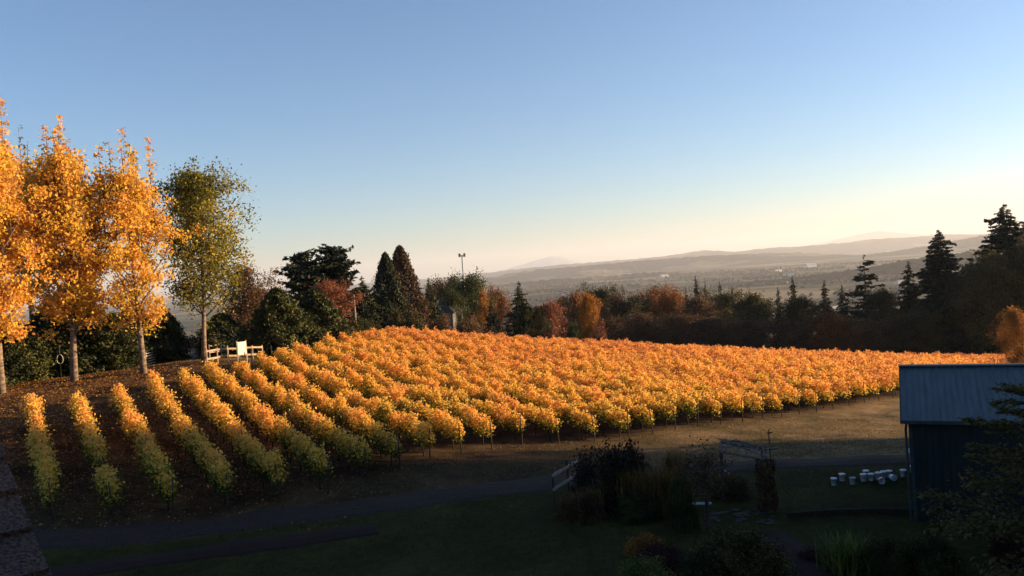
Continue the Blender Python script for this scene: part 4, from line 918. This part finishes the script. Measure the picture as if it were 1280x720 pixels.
# branch arbour: posts, beams and loose branches, one ivy-wrapped post
pr_ = hit(960, 640); pl_ = hit(905, 628); ao = empty('garden_arbour', pr_); d = pl_ - pr_; d[2] = tz(pl_[0], pl_[1]) - pr_[2]
H_ = 66 / F * pr_[1]
back = np.array([.4, 1.6, 0]); cor = [np.zeros(3), d, d + back, back]
for q in cor:
    q = q.copy(); q[2] = tz(pr_[0] + q[0], pr_[1] + q[1]) - pr_[2]; mb = MB(); mb.tube([(q[0], q[1], q[2] - .3), (q[0], q[1], H_)], .07, 8); mb.build('post', M['post_wood'], ao)
for a, b in ((0, 1), (3, 2), (0, 3), (1, 2)):
    mb = MB(); mb.tube([tuple(cor[a][:2]) + (H_ + .05 * (a % 2),), tuple(cor[b][:2]) + (H_ + .05 * (a % 2),)], .055, 7); mb.build('beam', M['grey_wood'], ao)
for k in range(15):
    u = rnd.uniform(-.1, 1.05); a = d * u + back * rnd.uniform(-.25, .2); b = d * (u + rnd.uniform(-.3, .3)) + back * rnd.uniform(.8, 1.3); mb = MB()
    if k % 2: a, b = d * rnd.uniform(-.15, .1) + back * rnd.uniform(0, 1), d * rnd.uniform(.85, 1.1) + back * rnd.uniform(0, 1)
    mb.tube([(a[0], a[1], H_ + .1 + rnd.uniform(0, .15)), ((a[0]+b[0])/2, (a[1]+b[1])/2, H_ + .16 + rnd.uniform(0, .2)), (b[0], b[1], H_ + .1 + rnd.uniform(0, .15))], [.03, .025, .012], 5); mb.build('branch', M['grey_wood'], ao)
tag(ao, 'rustic arbour of grey branches in the garden', 'arbour')
r = np.random.default_rng(99); n = 3200; a = r.uniform(0, 6.283, n); z = r.uniform(0, 1, n) * H_ * .98; rad = .36 * (1 + .2 * np.sin(a * 3 + z * 4)) * (1 - .12 * np.abs(r.normal(size=n)))
C = np.c_[np.cos(a) * rad, np.sin(a) * rad, z]; V = leaf_quads(C, .11 * r.uniform(.6, 1.4, n), np.c_[np.cos(a), np.sin(a), np.full(n, .3)], .5, .7, r)
io = empty('ivy_column', pr_); link('leaves', faces_mesh('leaves', V, 4, M['leaf_brown'], np.clip(r.normal(.45, .2, n), 0, 1)), io)
mb = MB()
for k in range(6): mb.tube([(math.cos(k + q * 3) * .13, math.sin(k + q * 3) * .13, q * H_ * .95) for q in np.linspace(0, 1, 9)], .016, 4)
mb.build('stem', M['bark'], io); tag(io, 'square-topped column of brown climber round the right arbour post', 'climber')
# thin pole with crossbars above the arbour
p = hit(966, 604); po = empty('garden_pole', p); h = at(961, 537, p[1])[2] - p[2]; mb = MB(); mb.tube([(0, 0, -.3), (-.05, 0, h)], [.035, .022], 7); mb.build('pole', M['post_wood'], po)
for q, w in ((.62, .35), (.68, .22), (.93, .12)):
    mb = MB(); mb.bar((-w, 0, h*q), (w, 0, h*q + .03), .03, .05); mb.build('crossbar', M['post_wood'], po)
tag(po, 'thin dark pole with short crossbars behind the climber column', 'pole')
# white ring seat (round wire chair): two hoops and legs
p = hit(912, 616); po = empty('round_garden_chair', p, R(35)); M['white_metal'] = rough_mat('white_metal', (.42,.43,.46), (.58,.58,.6), 6, .5, .05)
for tilt, nm, rr_, zc, yc in ((R(62), 'back_hoop', .36, .62, .16), (R(18), 'seat_hoop', .30, .40, -.08)):
    mb = MB(); mb.tube([(math.cos(q)*rr_, yc + math.sin(q)*rr_*math.cos(tilt), zc + math.sin(q)*rr_*math.sin(tilt)) for q in np.linspace(0, 2*math.pi, 25)], .022, 6, cap=False); ho_ = mb.build(nm, M['white_metal'], po, smooth=True)
    for k in range(5):
        xx = (k - 2) * .1; hh = math.sqrt(max(0, rr_**2 - xx**2)); mb = MB(); mb.tube([(xx, yc - hh*math.cos(tilt), zc - hh*math.sin(tilt)), (xx, yc + hh*math.cos(tilt), zc + hh*math.sin(tilt))], .006, 4); mb.build('wire_bar', M['post_wood'], ho_)
for a in (.8, 2.3, 3.9, 5.4):
    mb = MB(); mb.tube([(math.cos(a)*.26, -.08 + math.sin(a)*.25, .40), (math.cos(a)*.3, -.08 + math.sin(a)*.3, 0)], .014, 5); mb.build('leg', M['post_wood'], po)
tag(po, 'white-rimmed round wire garden chair under the arbour', 'chair')
# bench
p = hit(874, 641); po = empty('garden_bench', p, R(-8))
mb = MB(); mb.box((0, -.2, .44), (1.0, .09, .06)); mb.build('seat_slat', M['white_metal'], po)
for y in (-.08, .04):
    mb = MB(); mb.box((0, y, .44), (1.0, .09, .045)); mb.build('seat_slat', M['post_wood'], po)
for z in (.66, .8):
    mb = MB(); mb.box((0, .16, z), (1.0, .035, .09)); mb.build('back_slat', M['post_wood'], po)
for x in (-.44, .44):
    for y, hh in ((-.18, .42), (.13, .86)):
        mb = MB(); mb.box((x, y, hh/2), (.06, .06, hh)); mb.build('leg', M['post_wood'], po)
tag(po, 'dark garden bench with one pale front slat behind the small tree', 'bench')
# flat stones
so = empty('stone_path', hit(925, 646)); M['stone'] = rough_mat('flagstone', (.03,.024,.019), (.065,.052,.042), 4, .9, .5); r = np.random.default_rng(123); base = np.array(so.location)
for k in range(26):
    p = hit(885 + r.uniform(0, 85), 639 + r.uniform(0, 16)); n = 7; a = np.sort(r.uniform(0, 6.283, n)); rr_ = r.uniform(.12, .26)
    P2 = np.c_[np.cos(a) * rr_ * 1.3, np.sin(a) * rr_]; mb = MB(); q = p - base; V = [(x + q[0], y + q[1], q[2] + .05) for x, y in P2*.92] + [(x + q[0], y + q[1], q[2] - .05) for x, y in P2]
    mb.add(V, [tuple(range(n))] + [(i, i+n, (i+1) % n + n, (i+1) % n) for i in range(n)]); mb.build('stone', M['stone'], so)
tag(so, 'patch of flat pale stones beside the climber column', 'stones')
# dark boards standing in for the shaded drop of the lawn edge; mulched path
M['edge_shade'] = rough_mat('edge_shade', (.018,.013,.01), (.04,.03,.022), 8, .95, .6); M['mulch'] = rough_mat('mulch', (.010,.0045,.003), (.026,.012,.008), 14, .95, .9)
ed = np.array([hit(*p)[:2] for p in [(985,648),(1030,644),(1090,642),(1150,643),(1220,650),(1290,662)]] + [(24, 26)]); eo = empty('lawn_edge_shade', (*ed[0], tz(*ed[0])))
for a, b in zip(ed[:-1], ed[1:]):
    n = max(1, int(np.linalg.norm(b - a) / 1.4))
    for k in range(n):
        p, q = a + (b - a) * k / n, a + (b - a) * (k + .985) / n; mb = MB(); mb.bar((*(p - ed[0]), tz(*p) + .08 - eo.location.z), (*(q - ed[0]), tz(*q) + .08 - eo.location.z), .12, .26); mb.build('board', M['edge_shade'], eo)
tag(eo, 'low dark boards standing in for the shaded drop at the lawn edge', 'edge_shade')
tag(strip('mulch_path', np.array([hit(*p)[:2] for p in [(1060,745),(1035,722),(1012,700),(990,684),(960,668)]]), 1.5, M['mulch'], .03), 'reddish mulched garden path', kind='structure')
tag(strip('flower_bed', np.array([hit(*p)[:2] for p in [(60,722),(180,702),(300,684),(400,672),(470,662)]]), 1.9, M['mulch'], .03), 'dark bare flower bed below the track', kind='structure')

# ------------------------------------------------------------------ loose cover: grass, fallen leaves
def blades(name, P, h, w, mat, label, seed):
    r = np.random.default_rng(seed); n = len(P); az = r.uniform(0, 6.283, n); s = np.c_[np.cos(az), np.sin(az), np.zeros(n)] * w * r.uniform(.6, 1.3, n)[:, None]
    tip = P + np.c_[r.normal(size=(n, 2)) * h * .45, h * r.uniform(.5, 1.2, n)]
    V = np.stack([P - s, P + s, tip], 1).reshape(-1, 3); tag(link(name, faces_mesh(name, V, 3, mat, np.clip(r.normal(.5, .22, n), 0, 1))), label, 'grass', kind='stuff')
r = np.random.default_rng(200)
N = 240000; X = r.uniform(-28, 34, N); Y = r.uniform(23, 58, N)
okf = (np.abs(X) < Y * .72 + 2); X, Y = X[okf], Y[okf]; P2 = np.c_[X, Y]
rd = poly_dist(P2, road_line) > 1.35 + .25 * r.normal(size=len(X)); inv = inside(P2, poly)
yr = np.interp(X, road_line[:, 0], road_line[:, 1]); patchy = (np.sin(X * .9 + 2 * np.sin(Y * .5)) + np.sin(Y * 1.1 + X * .4) + 1.6 * r.normal(size=len(X))) > -.6
bedl = np.array([hit(*p)[:2] for p in [(60,722),(180,702),(300,684),(400,672),(470,662)]]); nb = poly_dist(P2, bedl) > 1.0
selL = rd & (Y < yr) & patchy & nb; selD = rd & (Y >= yr) & ~inv & patchy & (X > -12)
def drape(sel): return np.c_[X[sel], Y[sel], terr(X[sel], Y[sel]) - .01]
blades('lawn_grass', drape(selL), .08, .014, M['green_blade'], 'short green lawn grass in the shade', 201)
blades('meadow_grass', drape(selD), .11, .014, M['dry_blade'], 'dry grass between the track and the vines', 202)
N = 75000; X = r.uniform(-46, -2, N); Y = r.uniform(33, 74, N); den = sstep(0, -14, X + 4) * (1 - .75 * sstep(60, 72, Y)); P2 = np.c_[X, Y]
sel = (r.uniform(size=N) < den) & (poly_dist(P2, road_line) > .8 + 4.5 * r.uniform(size=N) ** 2); C = np.c_[X[sel], Y[sel], terr(X[sel], Y[sel]) + .03]
V = leaf_quads(C, .10 * r.uniform(.6, 1.4, len(C)), np.tile([0, 0, 1.], (len(C), 1)), .6, .75, r)
tag(link('fallen_leaves', faces_mesh('fallen_leaves', V, 4, M['litter'], np.clip(r.normal(.5, .25, len(C)), 0, 1))), 'fallen leaves under the poplars and left vine rows', 'leaves', kind='stuff')

# ------------------------------------------------------------------ the house the picture is taken from: shingled roof corner at lower left
A = at(-3, 578, 2.0); B = at(54, 728, 1.68); rk = B - A; hv = np.array([rk[1], -rk[0], 0]); hv = hv / np.linalg.norm(hv); hv = hv if hv[0] < 0 else -hv
rl = np.linalg.norm(rk); rd_ = rk / rl; nrm = np.cross(rd_, hv); nrm = nrm if nrm[2] > 0 else -nrm
house = empty('house', (-4.2, -.2, tz(-4.2, -.2)))
hb = np.array(house.location); EXP = .15
def loc(a, u, l): return A + rd_ * a + hv * u + nrm * l - hb          # along the slope, into the roof, lift
M['shingle'] = rough_mat('asphalt_shingle', (.035,.024,.019), (.13,.092,.075), 130, .95, .6, detail=2)
M['trim'] = rough_mat('roof_trim', (.03,.026,.024), (.06,.05,.045), 10, .8, .1); M['siding'] = rough_mat('house_siding', (.22,.20,.17), (.30,.27,.23), 4, .8, .1)
NC = 22; a0 = -1.5
mb = MB(); mb.add([loc(a0, .012, -.02), loc(a0 + NC*EXP, .012, -.02), loc(a0 + NC*EXP, 3.2, -.02), loc(a0, 3.2, -.02), loc(a0, .012, -.16), loc(a0 + NC*EXP, .012, -.16), loc(a0 + NC*EXP, 3.2, -.16), loc(a0, 3.2, -.16)], [(0,1,2,3),(4,7,6,5),(0,4,5,1),(1,5,6,2),(2,6,7,3),(3,7,4,0)])
roof = mb.build('roof', M['trim'], house)
rr = random.Random(8)
for i in range(NC):
    u = -.012 - rr.uniform(0, .012); first = True
    while u < 3.1:
        w = (rr.uniform(.10, .30) if first else rr.uniform(.24, .34)); first = False; g_ = .006; t0, t1 = a0 + i*EXP - .02, a0 + (i+1)*EXP + rr.uniform(-.004, .004)
        l0, l1 = .002, .016 + rr.uniform(0, .004); mb = MB()
        V = [loc(t0, u, l0), loc(t1, u, l1), loc(t1, u + w - g_, l1), loc(t0, u + w - g_, l0)]
        mb.add(V + [v - nrm * .014 for v in V], [(0,1,2,3),(4,7,6,5),(0,4,5,1),(1,5,6,2),(2,6,7,3),(3,7,4,0)]); mb.build('shingle', M['shingle'], roof); u += w
# walls below the roof corner down to the ground
e0 = loc(a0 + .25, .3, -.17); e1 = loc(a0 + NC*EXP - .35, .3, -.17); e2 = loc(a0 + NC*EXP - .35, 3.0, -.17); e3 = loc(a0 + .25, 3.0, -.17)
mb = MB(); mb.add([e0, e1, e2, e3] + [np.array([q[0], q[1], -3.0]) for q in (e0, e1, e2, e3)], [(0,4,5,1),(1,5,6,2),(2,6,7,3),(3,7,4,0)]); mb.build('wall', M['siding'], house)
mb = MB(); mb.box((3.5, -5.2, 2.8), (16, 9, 12.5)); mb.build('main_wall', M['siding'], house)
tag(house, 'brown-grey asphalt shingle roof corner of the house at lower left', 'house')

# ------------------------------------------------------------------ haze
mb = MB(); mb.box((0, 15000, 230), (66400, 36800, 740)); m, nt, out = new_mat('haze_air')
pv = nd(nt, 'ShaderNodeVolumePrincipled'); pv.inputs['Density'].default_value = 5.8e-5; pv.inputs['Color'].default_value = (.85, .915, 1.0, 1); pv.inputs['Anisotropy'].default_value = .2
nt.links.new(pv.outputs[0], out.inputs['Volume'])
tag(mb.build('haze', m), 'thin evening haze over the valley', kind='stuff')
